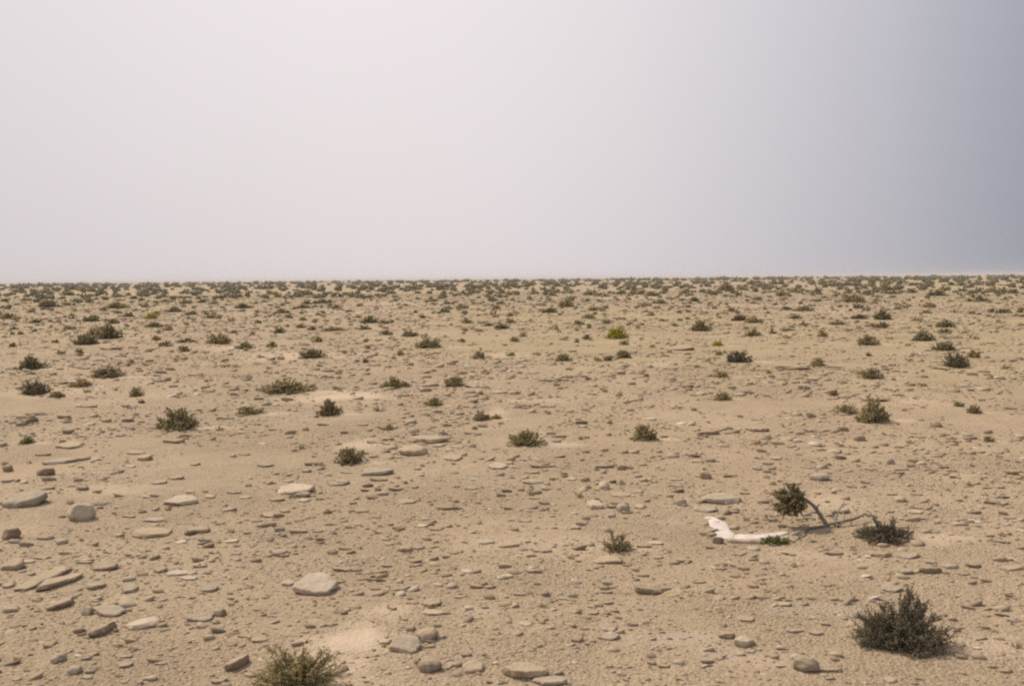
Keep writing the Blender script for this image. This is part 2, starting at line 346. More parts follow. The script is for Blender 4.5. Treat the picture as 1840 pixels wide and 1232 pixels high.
# stones: crop x, front y, width, height in view, rock colour, optional label | short name
STONES = {
'A': """1020 580 60 14 b;690 538 40 8 b;1110 665 45 10 b;940 675 40 14 b;575 440 100 14 b""",
'B': """405 290 60 12 g;970 675 50 14 b;870 672 60 8 t;1190 552 40 12 d;1240 600 28 14 d;125 542 36 8 b;210 526 36 10 b;615 390 40 10 b;1820 440 60 14 b;1610 418 45 10 b;1785 492 40 10 b
695 545 40 7 b;1665 585 34 20 d;1310 512 24 14 d;1720 515 18 14 b;1330 550 40 8 b""",
'E': """85 430 160 22 b long low brown slab lying in the middle distance below the yellowish tuft|long brown slab;660 530 175 30 t long tan mound-like slab in the middle distance beside a brown shrub|long tan mound slab;860 518 80 8 d
1435 530 85 16 d;200 475 60 12 b;480 575 70 10 b;755 582 85 8 t;1080 695 110 30 b long brown slab just beyond the tall drooping bush|drooping-bush slab;700 618 50 14 g;1285 530 35 12 d;1710 425 50 8 d;1690 495 50 8 d
1600 562 50 10 d;1800 498 40 8 d;380 665 60 14 g;1180 635 50 12 b""",
'D': """85 630 175 70 g big smooth grey slab with dark underside cut by the left edge|big left-edge slab
420 700 130 90 w pointed pale boulder standing proud beside the big grey slab at left|pointed pale boulder
935 620 170 52 w wide pale flat stone with a raised lump, left foreground|wide pale flat stone
790 790 170 55 t irregular tan slab with a wavy dark front edge, left foreground|wavy-edged tan slab
1045 765 120 40 b broken brown stone right of the wavy-edged tan slab|broken brown stone
230 800 70 16 d;35 800 90 60 b;330 155 65 20 k;670 172 65 25 g;660 92 40 15 b;710 140 30 15 b;345 235 65 28 b;640 250 45 16 d;75 212 35 15 d;345 315 140 30 t;925 285 120 20 k thin dark-edged slab in front of the large twiggy shrub|twiggy-shrub slab
705 345 95 20 t;760 378 70 30 t;220 352 80 12 b;285 400 150 32 g;415 380 90 30 b;225 460 90 45 b;30 438 60 36 b;20 495 60 20 g
430 540 60 28 d;830 505 80 22 g;930 480 90 22 b;1010 552 55 14 b;1110 580 50 20 w;1240 555 80 12 b;1300 582 70 14 t;1405 412 85 30 g;1665 405 100 22 k dark crescent-shaped slab left of the bushy olive shrub|dark crescent slab
1628 442 55 20 g;1790 512 100 22 g;1560 555 180 55 w broad pale whitish slab with a grey lump at its right end|broad pale slab
1610 575 75 32 g;1610 600 65 22 w;1470 595 80 24 b;1430 680 95 28 t;1515 655 60 18 b;1360 705 60 16 b;680 682 65 14 b;815 705 110 20 w;690 415 45 14 w
1035 405 50 18 b;1238 360 35 16 g;1300 350 60 12 b;1180 155 70 12 k;940 22 50 14 b;1110 15 50 12 b;1420 85 50 22 g;1370 55 50 18 b;1650 530 50 18 d;1580 765 110 22 k;1690 760 60 14 d;470 95 80 8 b;630 785 40 20 g""",
'F': """415 352 150 58 t thick rounded tan slab with a dark underside, centre left|thick rounded tan slab
505 285 240 34 t long low tan rock ledge just beyond the thick rounded slab|long low ledge
640 378 110 30 t;215 460 185 38 g long smooth grey slab in front of the bushy olive shrub|long smooth grey slab
235 488 95 18 k;40 505 70 32 g;870 425 110 32 w pale whitish stone with an overlapping chip, centre|pale whitish stone
940 398 40 20 t;1110 415 145 24 b lumpy brown slab made of two overlapping plates near the centre|lumpy double plate;1060 448 100 13 b;1055 502 120 30 g;1015 492 35 25 b
1440 418 110 17 k straight thin slab with a sharp dark front edge, right of centre|straight thin slab
1530 428 48 30 b round brown lump of stone touching the end of the straight thin slab|round brown lump
1200 255 90 15 k darkest thin slab, right of the wide central olive shrub|darkest thin slab
1190 283 50 14 k;560 305 65 18 g;695 283 70 12 d;665 312 60 12 t;580 190 35 14 k;690 190 35 10 d;150 192 55 12 b;280 272 70 22 t;210 362 55 14 b;65 446 65 14 b;445 428 40 14 b
380 608 100 30 g flat grey stone with a chipped lighter top, centre left foreground|chipped grey stone
320 540 80 25 b;250 565 70 28 g;430 525 38 16 d;145 655 75 20 b;730 532 70 16 b;880 550 28 14 b;995 540 42 22 o;1118 612 55 24 k;1205 608 32 14 d;620 640 100 13 k
1530 570 115 27 t smooth tan lens-shaped slab with an even dark rim, right of centre|smooth lens slab
1440 530 65 42 w blocky pale grey stone left of the smooth lens slab|blocky grey stone
1395 635 85 42 w;1545 655 75 48 g rounded light grey stone in front of the smooth lens slab|rounded light grey stone
1490 632 70 18 k;1640 635 60 25 t;1630 550 50 20 g;470 735 60 25 w;545 750 80 18 b;1290 745 50 22 g;1140 95 90 20 d grey dark-bottomed slab on the pale strip beyond the central shrub|pale-strip slab
870 20 65 12 t;970 24 50 14 b;1340 668 30 14 d;810 825 80 25 w;1230 800 40 14 w;1735 335 40 16 b;1555 298 45 10 b;1465 245 35 18 b;1020 705 80 14 g;1650 490 45 22 t
1675 480 35 14 d;1830 518 70 14 b;1820 480 45 14 d;1690 162 60 14 w;1270 485 50 18 w;1265 533 45 10 b""",
'G': """220 233 125 20 k long thick dark plank-like slab right of centre|dark plank-like slab
475 218 110 30 b brown thick slab right of the dark plank-like slab|thick brown slab
258 210 30 16 b;320 205 36 18 b;998 265 55 32 d;465 285 40 38 o small orange stone below the thick brown slab|orange stone
308 290 35 8 k;260 335 35 10 d;195 462 65 42 b brown pyramid-shaped stone beyond the mottled rock and white piece|brown pyramid stone
155 375 60 13 t;565 362 70 14 w;465 415 55 22 g;45 468 65 16 g;35 500 60 10 d;300 592 225 58 g low mottled grey rock outcrop beyond the whitish bent piece|mottled outcrop
395 540 60 12 k;205 632 120 34 g flat light grey slab between the mottled outcrop and the whitish piece|flat light slab
75 600 55 42 g;340 637 60 16 d;800 470 110 45 g domed grey stone with a black hollow under its front|domed grey stone;735 445 25 26 o
645 490 90 12 b;900 640 95 34 g mottled oval stone between the leaning bush and the right side|mottled oval stone;885 330 40 18 d;1025 485 45 18 d;1210 418 75 10 d;1215 435 60 8 d;1715 330 55 14 d
1800 440 75 24 k dark slab cut by the right edge of the picture|right-edge slab;1690 592 90 20 k;1770 668 60 12 d;1600 690 60 20 w;1410 687 40 10 d;1375 742 70 12 d;1300 615 70 14 b;1295 640 80 20 w
1300 672 70 12 b;1160 545 55 12 b;1300 310 70 14 g;1155 385 45 30 g;1720 510 45 18 g;1210 580 55 28 g;1290 545 60 12 d;120 760 40 8 d;1005 435 35 10 d;1650 296 30 8 d""",
'H': """45 195 120 58 b dark-sided slab cut by the left edge in the stony foreground|left-edge dark slab
270 305 260 60 t long slanting tan slab, farther of two side by side at left|farther slanting slab
350 298 270 70 t long slanting tan slab, nearer of two side by side at left|nearer slanting slab
495 292 100 40 g;535 192 130 42 b;675 315 90 42 g rounded grey stone with dark underside right of the slanting slabs|dark-bottomed rounded stone
360 408 155 44 b brown wedge-shaped slab with its dark edge facing right, left foreground|brown wedge slab
560 440 155 52 g grey oval slab right of the brown wedge slab|grey oval slab
585 553 140 55 b tilted brown slab showing a dark side, below the pale oval slab|tilted brown slab
740 505 150 55 w smooth pale oval slab with a dark curved underside, left foreground|pale oval slab
455 430 60 48 g;40 415 80 38 g;505 360 45 14 d;845 205 70 28 d dark rounded stone at the left end of a row of flat pale stones|dark rounded stone
940 220 110 30 w;1000 215 80 22 g;1060 178 60 28 t;1000 243 80 20 w;1095 310 90 38 g;1165 438 62 42 b small dark brown angular stone beside a flat grey one, left foreground|dark brown angular stone
1060 465 130 38 g;1530 275 70 32 w;1680 322 240 108 w biggest pale block-like slab with a flat bright top, left of centre|biggest pale block
1370 575 100 30 t;1300 548 80 12 b;1480 100 90 26 g;1180 70 50 14 t;1765 105 60 34 b;290 685 80 48 g rounded grey stone alone in the lower left corner area|rounded corner stone
655 658 80 16 b;650 708 85 32 g;850 695 60 16 g;1295 732 120 58 b tilted slab with dark side just left of the front olive bush|front-bush tilted slab
1165 795 80 28 d;390 745 65 42 g;460 770 50 20 g;80 780 45 20 g;230 28 75 22 d;850 90 40 12 d;1255 108 50 16 b;165 510 35 18 d;1620 525 55 12 b;1750 488 90 10 b
210 130 90 18 b;445 155 80 14 b;30 285 50 24 g;1300 250 30 8 b;1230 45 80 20 w;130 155 70 20 w""",
'I': """60 197 130 26 b flat brown slab lying right of and beyond the biggest pale block|flat brown slab
215 295 55 18 d;415 285 50 20 b;415 372 70 18 b;510 388 110 46 t thick light stone with a cut right end, beyond the rounded slab pair|thick cut-end stone;530 430 110 30 w
375 632 150 78 g rounded thick slab, nearer of the pair leaning together below centre|nearer leaning slab
490 572 120 74 t rounded slab behind the nearer one of the leaning pair below centre|farther leaning slab
265 590 60 30 w;400 515 50 30 b;505 740 120 78 d dark brown angular block with a flat top at the bottom of the picture|dark angular block
740 742 120 58 t tan tilted stone right of the dark angular block|tan tilted stone
1020 775 240 98 t large flat angular slab at the bottom edge of the picture, biggest there|large bottom slab
1150 805 180 46 g;705 650 60 20 k;1060 205 100 25 b dark flat slab with a pointed left end below the centre|pointed flat slab
940 72 125 30 t flat triangular tan slab with a dark front, centre foreground|triangular tan slab
810 55 80 28 w;1110 100 95 30 g;925 232 65 24 w;985 325 75 15 k;665 340 60 18 t;770 340 60 6 k;760 288 70 28 b;830 290 60 22 d;1700 320 200 56 b lens-shaped brown slab with pointed ends, right of centre foreground|pointed lens slab
1460 315 70 14 k;1470 565 115 40 g flat grey stone with a dark front and another stone behind it|flat dark-fronted stone
1468 520 90 44 g light grey stone standing behind a flat dark-fronted one|rear light stone
1025 487 70 24 w;1110 460 70 14 k;1285 420 65 18 g;1385 427 55 22 g;1300 575 65 34 b;1600 487 60 24 d;1695 695 45 24 b;1760 710 60 20 b
1470 158 160 44 t low tan hump of rock under the small spiky front shrub|low rock hump
1650 72 90 13 b;1720 55 80 22 w;1730 130 60 18 g;1820 160 50 24 d;290 58 60 16 b;380 92 70 34 b;445 80 70 34 g;645 105 40 18 b;710 205 60 20 w;1400 205 35 12 b""",
'J': """80 145 90 13 k;30 155 40 20 b;275 182 60 10 k;165 252 65 14 k;445 275 50 24 b;370 110 80 12 g;650 115 35 16 b;750 108 30 10 d;865 112 95 15 k thin straight dark slab in front of the leaning bush|thin leaning-bush slab
1110 122 110 33 b oval dark grey stone, left one of two in front of the right bush|left oval stone
1245 125 110 33 g oval grey stone, right one of two in front of the right bush|right oval stone
1365 200 105 34 k grey slab with a black underside toward the right edge|black-bottomed slab
1240 205 75 34 g;1280 178 35 14 k;1065 182 35 14 d;1370 150 60 24 g;1470 178 60 27 g;1590 172 75 26 d;1535 210 60 16 d;1795 137 50 20 g;1785 185 110 18 t
825 268 60 12 d;895 262 70 6 b;1170 298 105 34 g grey stone with a dark right end beyond the big dark bush|dark-ended stone
1065 300 40 12 b;605 370 85 22 t;575 332 60 14 d;510 320 40 12 g;310 538 80 40 b dark brown stone touching a rounded light grey one at lower right|dark touching stone
405 585 105 58 w rounded light grey stone with small stones at its foot, lower right|light touching stone
370 628 60 24 g;430 612 50 22 g;470 600 40 20 g;660 508 90 26 g;775 520 65 24 g;720 712 120 80 d knobbly dark grey lump of rock at the bottom right|knobbly grey lump
1000 505 70 32 d;850 710 100 18 b;525 635 45 14 d;545 590 50 10 b;1605 560 100 28 g;410 450 85 28 t;400 415 40 10 d;340 400 30 14 d;840 750 45 18 d;1120 725 30 14 d
1160 765 60 28 g;1755 715 55 22 d;1690 670 35 12 d;1500 490 50 14 b""",
}
# ------------------------------------------------------------------ ground: one sheet, finer near the camera, out to the horizon
def crop_rows(table):
    rows = []
    for key, txt in table.items():
        x0, y0, s = CROPS[key]
        for r in txt.replace('\n', ';').split(';'):
            r = r.strip()
            if not r: continue
            p = r.split(' ', 5)
            lab = p[5] if len(p) > 5 else ''
            a, _, b = lab.partition('|')
            rows.append(dict(x=x0 + float(p[0]) / s, y=y0 + float(p[1]) / s, w=float(p[2]) / s, h=float(p[3]) / s, k=p[4], label=a or None, ref=b or None))
    return rows
shrubs = crop_rows(SHRUBS); stones = crop_rows(STONES)
# the larger near bushes that have a mesh of their own
BIG = [dict(x=1109, y=994, w=46, h=36, k='b', label='small spiky olive shrub in the foreground growing behind a low hump of rock', ref='small spiky front shrub', hero=1),
       dict(x=1603, y=979, w=96, h=47, k='K', label='dark grey-green low bush right of the leaning bush, at the end of its branch', ref='dark bush right of the leaning bush', hero=2),
       dict(x=1641, y=1178, w=158, h=108, k='K', label='big dark bush with a tall pointed tip in the lower right corner', ref='big dark bush', hero=3),
       dict(x=526, y=1250, w=138, h=90, k='o', label='olive bush with bristly upright tips at the bottom edge, left of centre', ref='front olive bush', hero=4)]
for s in BIG: shrubs.append(s)
for n_, y_, lab, ref in SHRUB_NAMES:
    b_ = min((s for s in shrubs if not s.get('hero')), key=lambda s: abs(s['x'] - n_) + 2 * abs(s['y'] - y_))
    if abs(b_['x'] - n_) + abs(b_['y'] - y_) > 14: print('NO SHRUB AT', n_, y_, b_['x'], b_['y'])
    b_['label'] = lab; b_['ref'] = ref
for s in shrubs + stones:
    s['p'] = at(s['x'], s['y']); s['d'] = math.hypot(s['p'].x, s['p'].y)
    s['W'] = s['w'] * math.hypot(s['d'], CAM_H) / FPX; s['H'] = s['h'] * math.hypot(s['d'], CAM_H) / FPX

def axis(lo, fine, step, grow, far):
    a = [fine]; s = step
    while a[-1] < far:
        a.append(a[-1] + s); s = s * (1 + grow)
    return a
xr = list(np.arange(0, 2.6, .02)) + axis(0, 2.6, .02, .021, 6000)
xs = np.array([-v for v in xr[:0:-1]] + xr)
yf = list(np.arange(2.6, 7.2, .018)) + axis(0, 7.2, .018, .0145, 6500)
yb = [2.6 - v for v in axis(0, .05, .05, .12, 500)]
ys = np.array(yb[::-1] + yf)
X, Y = np.meshgrid(xs, ys)
Z = terrain(X, Y)
drift = np.zeros_like(X); slab = np.zeros_like(X)
def blob(cx, cy, rx, ry, rot, arr, amp, dz=0.0, edge=0.35, seed=0):
    global Z
    R = max(rx, ry) * 1.8
    i0, i1 = np.searchsorted(xs, [cx - R, cx + R]); j0, j1 = np.searchsorted(ys, [cy - R, cy + R])
    if i1 <= i0 or j1 <= j0: return
    x = X[j0:j1, i0:i1] - cx; y = Y[j0:j1, i0:i1] - cy
    c, s = math.cos(rot), math.sin(rot)
    u = (x * c + y * s) / rx; v = (-x * s + y * c) / ry
    q = np.hypot(u, v) + edge * fbm(x * 2.2 / max(rx, .3) + seed, y * 2.2 / max(ry, .3), 51, 3)
    m = np.clip(1 - q, 0, 1) if dz or arr is drift else ss(0, .25, 1 - q)
    m = m * m * (3 - 2 * m)
    if arr is not None: arr[j0:j1, i0:i1] = np.maximum(arr[j0:j1, i0:i1], amp * m)
    Z[j0:j1, i0:i1] += dz * m
def px_blob(px, py, wpx, hpx, arr, amp, dz=0.0, edge=.45):
    p = at(px, py); d = p.y
    rx = wpx / 2 * d / FPX; ry = hpx / 2 * d * d / (FPX * CAM_H)
    blob(p.x, p.y, rx, ry, 0, arr, amp, dz, edge, seed=px)
for i, s in enumerate(shrubs):       # blown sand trailing behind each bush, away from the wind
    if s['d'] < 45 and s['h'] > 9:
        W = s['W']; amp = .55 if s['d'] > 6 else .35
        blob(s['p'].x + W * .9, s['p'].y + W * .25, W * 1.2, W * .62, .12, drift, amp, .05 * s['H'], .3, seed=i)
for a in [(640, 712, 300, 34, .75), (640, 1150, 260, 130, .85), (600, 1200, 260, 110, .7), (700, 1098, 200, 50, .45), (960, 720, 190, 8, .6), (895, 745, 70, 30, .6), (960, 782, 80, 34, .6), (1180, 655, 160, 16, .3), (1400, 548, 330, 12, .35),
          (640, 560, 500, 12, .35), (1500, 905, 160, 60, .45), (120, 705, 300, 24, .35), (200, 880, 320, 30, .4), (520, 640, 260, 26, .5), (420, 625, 120, 14, .5), (900, 640, 200, 14, .3),
          (230, 1070, 60, 90, .3), (650, 800, 130, 40, .55), (1330, 760, 260, 26, .25), (1650, 720, 110, 26, .3), (1490, 560, 180, 10, .4), (1150, 535, 320, 7, .45), (700, 545, 260, 7, .35),
          (1450, 1000, 500, 60, .25), (1380, 962, 150, 26, .5), (1380, 1190, 300, 50, .25), (980, 980, 500, 80, .2)]:
    px_blob(a[0], a[1], a[2], a[3], drift, a[4], .006)
for a in [(1470, 1095, 200, 34, .6), (1560, 1078, 130, 12, .5), (1200, 1146, 230, 26, .65), (1290, 1170, 90, 36, .5), (860, 1096, 90, 22, .5), (1200, 938, 80, 10, .6), (1130, 1090, 120, 20, .3), (1215, 930, 40, 10, .4),
          (860, 850, 60, 8, .5), (250, 852, 90, 20, .4)]:
    px_blob(a[0], a[1], a[2], a[3], slab, a[4], 0, .5)
px_blob(1240, 1062, 120, 18, drift, .4, .02)            # low ridges of bank
px_blob(1735, 858, 120, 16, drift, .3, .03)
n0, n1 = X.shape
V = np.stack([X.ravel(), Y.ravel(), Z.ravel()], 1)
idx = np.arange(n0 * n1).reshape(n0, n1)
F = np.stack([idx[:-1, :-1].ravel(), idx[:-1, 1:].ravel(), idx[1:, 1:].ravel(), idx[1:, :-1].ravel()], 1)
gm = mesh_of('ground', V, [F], M_ground, smooth=True)
for nme, arr in (('drift', drift), ('slab', slab)):
    a_ = gm.attributes.new(nme, 'FLOAT', 'POINT'); a_.data.foreach_set('value', arr.ravel().astype(np.float32))
ground = link('ground', gm); tag(ground, kind='structure')
def ground_z(x, y):
    i = int(np.clip(np.searchsorted(xs, x), 1, len(xs) - 1)); j = int(np.clip(np.searchsorted(ys, y), 1, len(ys) - 1))
    a = (x - xs[i - 1]) / (xs[i] - xs[i - 1]); b = (y - ys[j - 1]) / (ys[j] - ys[j - 1])
    return float((Z[j-1, i-1] * (1-a) + Z[j-1, i] * a) * (1-b) + (Z[j, i-1] * (1-a) + Z[j, i] * a) * b)

# ------------------------------------------------------------------ stones
import bmesh
def ico(sub):
    bm = bmesh.new(); bmesh.ops.create_icosphere(bm, subdivisions=sub, radius=1)
    v = np.array([p.co[:] for p in bm.verts]); f = np.array([[q.index for q in p.verts] for p in bm.faces]); bm.free(); return v, f
ICO = {k: ico(k) for k in (2, 3, 4, 5)}
def rock_verts(seed, W, D, T, sub=3, rough=1.0, peak=0.0):
    rg = np.random.default_rng(seed); v, f = ICO[sub]; v = v.copy()
    a = np.arctan2(v[:, 1], v[:, 0]); ph = rg.uniform(0, 6.28, 5)
    v[:, :2] *= (1 + .10 * np.sin(2 * a + ph[0]) + .08 * np.sin(3 * a + ph[1]) + .05 * np.sin(5 * a + ph[2]))[:, None]
    for _ in range(rg.integers(9, 15)):                        # broken faces
        n = rg.normal(size=3); n[2] *= .45; n /= np.linalg.norm(n); dd = rg.uniform(.66, .92)
        q = v @ n - dd; v -= np.where(q > 0, q * .92, 0)[:, None] * n
    n = np.array([rg.uniform(-.16, .16), rg.uniform(-.16, .16), 1.]); n /= np.linalg.norm(n)
    q = v @ n - (.42 + peak); v -= np.where(q > 0, q * (.86 if peak < .1 else .5), 0)[:, None] * n       # flat bedding plane on top
    zt = v[:, 2].max(); v[:, 2] /= zt
    lo = v[:, 2] < 0.25; v[lo, :2] *= (1 - .45 * np.clip(.25 - v[lo, 2], 0, 1))[:, None]
    nn = fbm(v[:, 0] * 3.1 + seed, v[:, 1] * 3.1 + v[:, 2] * 2, 61, 4); n2 = fbm(v[:, 0] * 7 + v[:, 2] * 5, v[:, 1] * 7 + seed, 71, 3)
    v *= (1 + rough * (.10 * nn + .05 * n2))[:, None]
    v[:, 0] *= W / 2 / np.abs(v[:, 0]).max(); v[:, 1] *= D / 2 / np.abs(v[:, 1]).max()
    v[:, 2] = v[:, 2] / v[:, 2].max() * T
    v[:, 2] = np.maximum(v[:, 2], -.6 * T)
    return v, f
SEG = {'farther slanting slab': (46, 1063, 141, 1020, .11, .026), 'nearer slanting slab': (72, 1064, 163, 1036, .12, .030), 'brown wedge slab': (93, 1099, 148, 1080, .09, .030),
       'tilted brown slab': (170, 1148, 219, 1126, .08, .034), 'front-bush tilted slab': (416, 1208, 457, 1186, .09, .034)}
STONE_GROUP = 'stones scattered over the sandy plain'
COLW = {'t': 'tan', 'g': 'grey', 'b': 'brown', 'w': 'pale', 'o': 'orange', 'd': 'dark', 'k': 'dark-edged'}
stones.sort(key=lambda s: -s['w'] * s['h'])
stones = stones[:300] 
for i, s in enumerate(stones):
    rg = random.Random(i * 7 + 5); th = math.atan(CAM_H / s['d']); sn, cs = math.sin(th), math.cos(th)
    W, Hs = s['W'], s['H']; k = s['k']
    share = {'k': .35, 'd': .5, 'b': .5}.get(k, .62)
    D = min(max(Hs * share / sn, .38 * W), .95 * W) if Hs / W < .55 else W * .8
    T = max(Hs - D * sn, (.10 if k != 'k' else .12) * W) / cs
    T = min(T * 1.1, (.75 if k in 'w' else .55) * W); D *= 1.22; W *= 1.06; rz = rg.uniform(-.12, .12); cx, cy = s['p'].x, s['p'].y + D * .42
    if s['ref'] in SEG:                # slabs lying aslant: their two ends and breadth
        x0, y0, x1, y1, br, hh = SEG[s['ref']]; p0, p1 = at(x0, y0), at(x1, y1); W = (p1 - p0).length * 1.05; D = br; T = hh
        rz = math.atan2(p1.y - p0.y, p1.x - p0.x); cx, cy = (p0.x + p1.x) / 2 - math.sin(rz) * D * .4, (p0.y + p1.y) / 2 + math.cos(rz) * D * .4
    big = s['w'] > 60
    v, f = rock_verts(100 + i, W, D, T, 5 if big else (4 if s['w'] > 26 else 3), 1.15 if k in 'bdk' else .9, peak=(.35 if T > .33 * W else 0))
    flat = s['w'] / max(s['h'], 1) > 5
    me = mesh_of('stone', v, [f], M_rock[{'k': 'b'}.get(k, k) if k != 'k' or i % 2 else 'd'], smooth=True)
    o = link('stone' if s['w'] < 60 else 'flat_rock', me, (cx, cy, ground_z(cx, cy) + (.12 * T if k == 'k' else .04 * T)), rz)
    o.rotation_euler[0] = rg.uniform(-.03, .07); o.rotation_euler[1] = rg.uniform(-.05, .05)
    s['o'] = o
for s in stones:                     # the slanting pair, wedges and leaning slabs have a turn of their own
    r = s['ref'] or ''
    if r == 'tan tilted stone': s['o'].rotation_euler[2] = .5; s['o'].rotation_euler[1] = -.12
    if r in SEG: s['o'].rotation_euler[0] = -.16 if 'slant' not in r else -.03
    if r == 'nearer leaning slab': s['o'].rotation_euler = (.18, .16, -.35)
    if r == 'farther leaning slab': s['o'].rotation_euler = (.10, -.14, .35)

# pebbles and gravel too many to count: one mesh of small broken chips
def prisms(P, A, Bm, T, rot, rgn, n=7):
    m = len(P); ang = np.linspace(0, 2 * np.pi, n, endpoint=False)[None] + rgn.uniform(-.3, .3, (m, n))
    rad = rgn.uniform(.62, 1.15, (m, n))
    def ring(sc, z, jitter=.0):
        x = np.cos(ang) * rad * sc * A[:, None]; y = np.sin(ang) * rad * sc * Bm[:, None]
        c, s = np.cos(rot)[:, None], np.sin(rot)[:, None]
        zz = (z + rgn.uniform(-jitter, jitter, (m, n))) * T[:, None]
        return np.stack([x * c - y * s + P[:, :1], x * s + y * c + P[:, 1:2], zz + P[:, 2:3]], 2)
    tilt = rgn.uniform(-.5, .5, (m, 1, 2))
    r0 = ring(.62, -.5); r1 = ring(1.0, .5, .15); r2 = ring(.84, .95, .06)
    ct = np.concatenate([P[:, :2], (P[:, 2] + T)[:, None]], 1)[:, None]
    V = np.concatenate([r0, r1, r2, ct], 1)
    rel = V[:, :, :2] - P[:, None, :2]; V[:, :, 2] += (rel * tilt).sum(2) * .6
    b = (np.arange(m) * (3 * n + 1))[:, None]; k = np.arange(n); k2 = (k + 1) % n
    q1 = np.stack([k, k2, n + k2, n + k], 1); q2 = q1 + n; tr = np.stack([2 * n + k, 2 * n + k2, np.full(n, 3 * n)], 1)
    Q = (b[:, :, None] + np.concatenate([q1, q2])[None]).reshape(-1, 4); Tt = (b[:, :, None] + tr[None]).reshape(-1, 3)
    return V.reshape(-1, 3), Q, Tt
def gz_arr(x, y):
    i = np.clip(np.searchsorted(xs, x), 1, len(xs) - 1); j = np.clip(np.searchsorted(ys, y), 1, len(ys) - 1)
    a = (x - xs[i - 1]) / (xs[i] - xs[i - 1]); b = (y - ys[j - 1]) / (ys[j] - ys[j - 1])
    return (Z[j-1, i-1] * (1-a) + Z[j-1, i] * a) * (1-b) + (Z[j, i-1] * (1-a) + Z[j, i] * a) * b, drift[j, i]
def pebble_material():
    m, t, b = new_mat('pebbles', .95); L = t.links
    ri = node(t, 'ShaderNodeNewGeometry').outputs['Random Per Island']
    c = ramp(t, ri, [(0, (0.19, 0.14, 0.095)), (0.15, (0.275, 0.215, 0.150)), (0.5, (0.335, 0.262, 0.178)), (0.8, (0.390, 0.310, 0.214)), (0.93, (0.370, 0.310, 0.235)), (1.0, (0.53, 0.45, 0.345))])
    L.new(c, b.inputs['Base Color'])
    co = node(t, 'ShaderNodeTexCoord').outputs['Object']
    n1 = node(t, 'ShaderNodeTexNoise', Scale=60, Detail=5, Roughness=.7); L.new(co, n1.inputs['Vector']); bump(t, b, n1.outputs['Fac'], .7, .006)
    return m
rgn = np.random.default_rng(4)
NP = 170000
d = 2.6 * np.exp(rgn.uniform(0, 1, NP) ** 0.92 * math.log(130 / 2.6)); az = rgn.uniform(-.66, .66, NP)
x = d * np.sin(az); y = d * np.cos(az)
clump = fbm(x / .9, y / .9, 81, 3) + .5 * fbm(x / 4, y / 4, 85, 2)
size = .00080 * d * (1 - .25 * ss(9, 30, d)) * (1 - rgn.uniform(0, 1, NP) * .9995) ** (-1 / 2.05) + .0006
size = np.minimum(size, .0066 * d + .006); size = np.minimum(size, .10)
gz, dr = gz_arr(x, y)
keep = (rgn.uniform(-1, 1, NP) < clump * 2.4 + .20) & (rgn.uniform(0, 1, NP) > dr * 1.25)
x, y, gz, size = x[keep], y[keep], gz[keep], size[keep]; m_ = len(x)
asp = rgn.uniform(.40, .85, m_); th_ = size * rgn.uniform(.16, .50, m_)
Vp, Qp, Tp = prisms(np.stack([x, y, gz - th_ * .1], 1), size, size * asp, th_, rgn.normal(0, .55, m_), rgn)
peb = link('pebbles', mesh_of('pebbles', Vp, [Qp, Tp], pebble_material()))
tag(peb, 'countless small tan and brown stone chips strewn over the sand', 'gravel', kind='stuff')

# ------------------------------------------------------------------ shrubs
def tube(P, R, n, vo):
    """P k x 3 line, R k radii -> verts, quads with vertex offset vo."""
    P = np.asarray(P); k = len(P); T = np.gradient(P, axis=0); T /= np.linalg.norm(T, axis=1)[:, None] + 1e-9
    up = np.where(np.abs(T[:, 2:3]) > .9, np.array([[1., 0, 0]]), np.array([[0, 0, 1.]])); U = np.cross(T, up); U /= np.linalg.norm(U, axis=1)[:, None] + 1e-9
    Wv = np.cross(T, U); a = np.linspace(0, 2 * np.pi, n, endpoint=False)
    V = P[:, None] + R[:, None, None] * (np.cos(a)[None, :, None] * U[:, None] + np.sin(a)[None, :, None] * Wv[:, None])
    i = np.arange(k - 1)[:, None] * n; j = np.arange(n)[None]; j2 = (j + 1) % n
    F = np.stack([i + j, i + j2, i + n + j2, i + n + j], 2).reshape(-1, 4) + vo
    return V.reshape(-1, 3), F
def bez(a, c, b, k):
    t = np.linspace(0, 1, k)[:, None]; return (1 - t)**2 * a + 2 * t * (1 - t) * c + t * t * b
def leaves(P, Dv, ln, wd, rg):
    """small fleshy spindles: P m x 3 base, Dv direction."""
    m = len(P); Dv = Dv / (np.linalg.norm(Dv, axis=1)[:, None] + 1e-9); r = rg.normal(size=(m, 3))
    U = np.cross(Dv, r); U /= np.linalg.norm(U, axis=1)[:, None] + 1e-9; Wv = np.cross(Dv, U)
    l = (ln * rg.uniform(.6, 1.3, m))[:, None]; w_ = (wd * rg.uniform(.7, 1.3, m))[:, None]
    mid = P + Dv * l * .55
    V = np.stack([P, mid + U * w_, mid - U * .5 * w_ + Wv * .87 * w_, mid - U * .5 * w_ - Wv * .87 * w_, P + Dv * l], 1).reshape(-1, 3)
    b = (np.arange(m) * 5)[:, None, None]
    F = (b + np.array([[0, 2, 1], [0, 3, 2], [0, 1, 3], [1, 2, 4], [2, 3, 4], [3, 1, 4]])[None]).reshape(-1, 3)
    return V, F
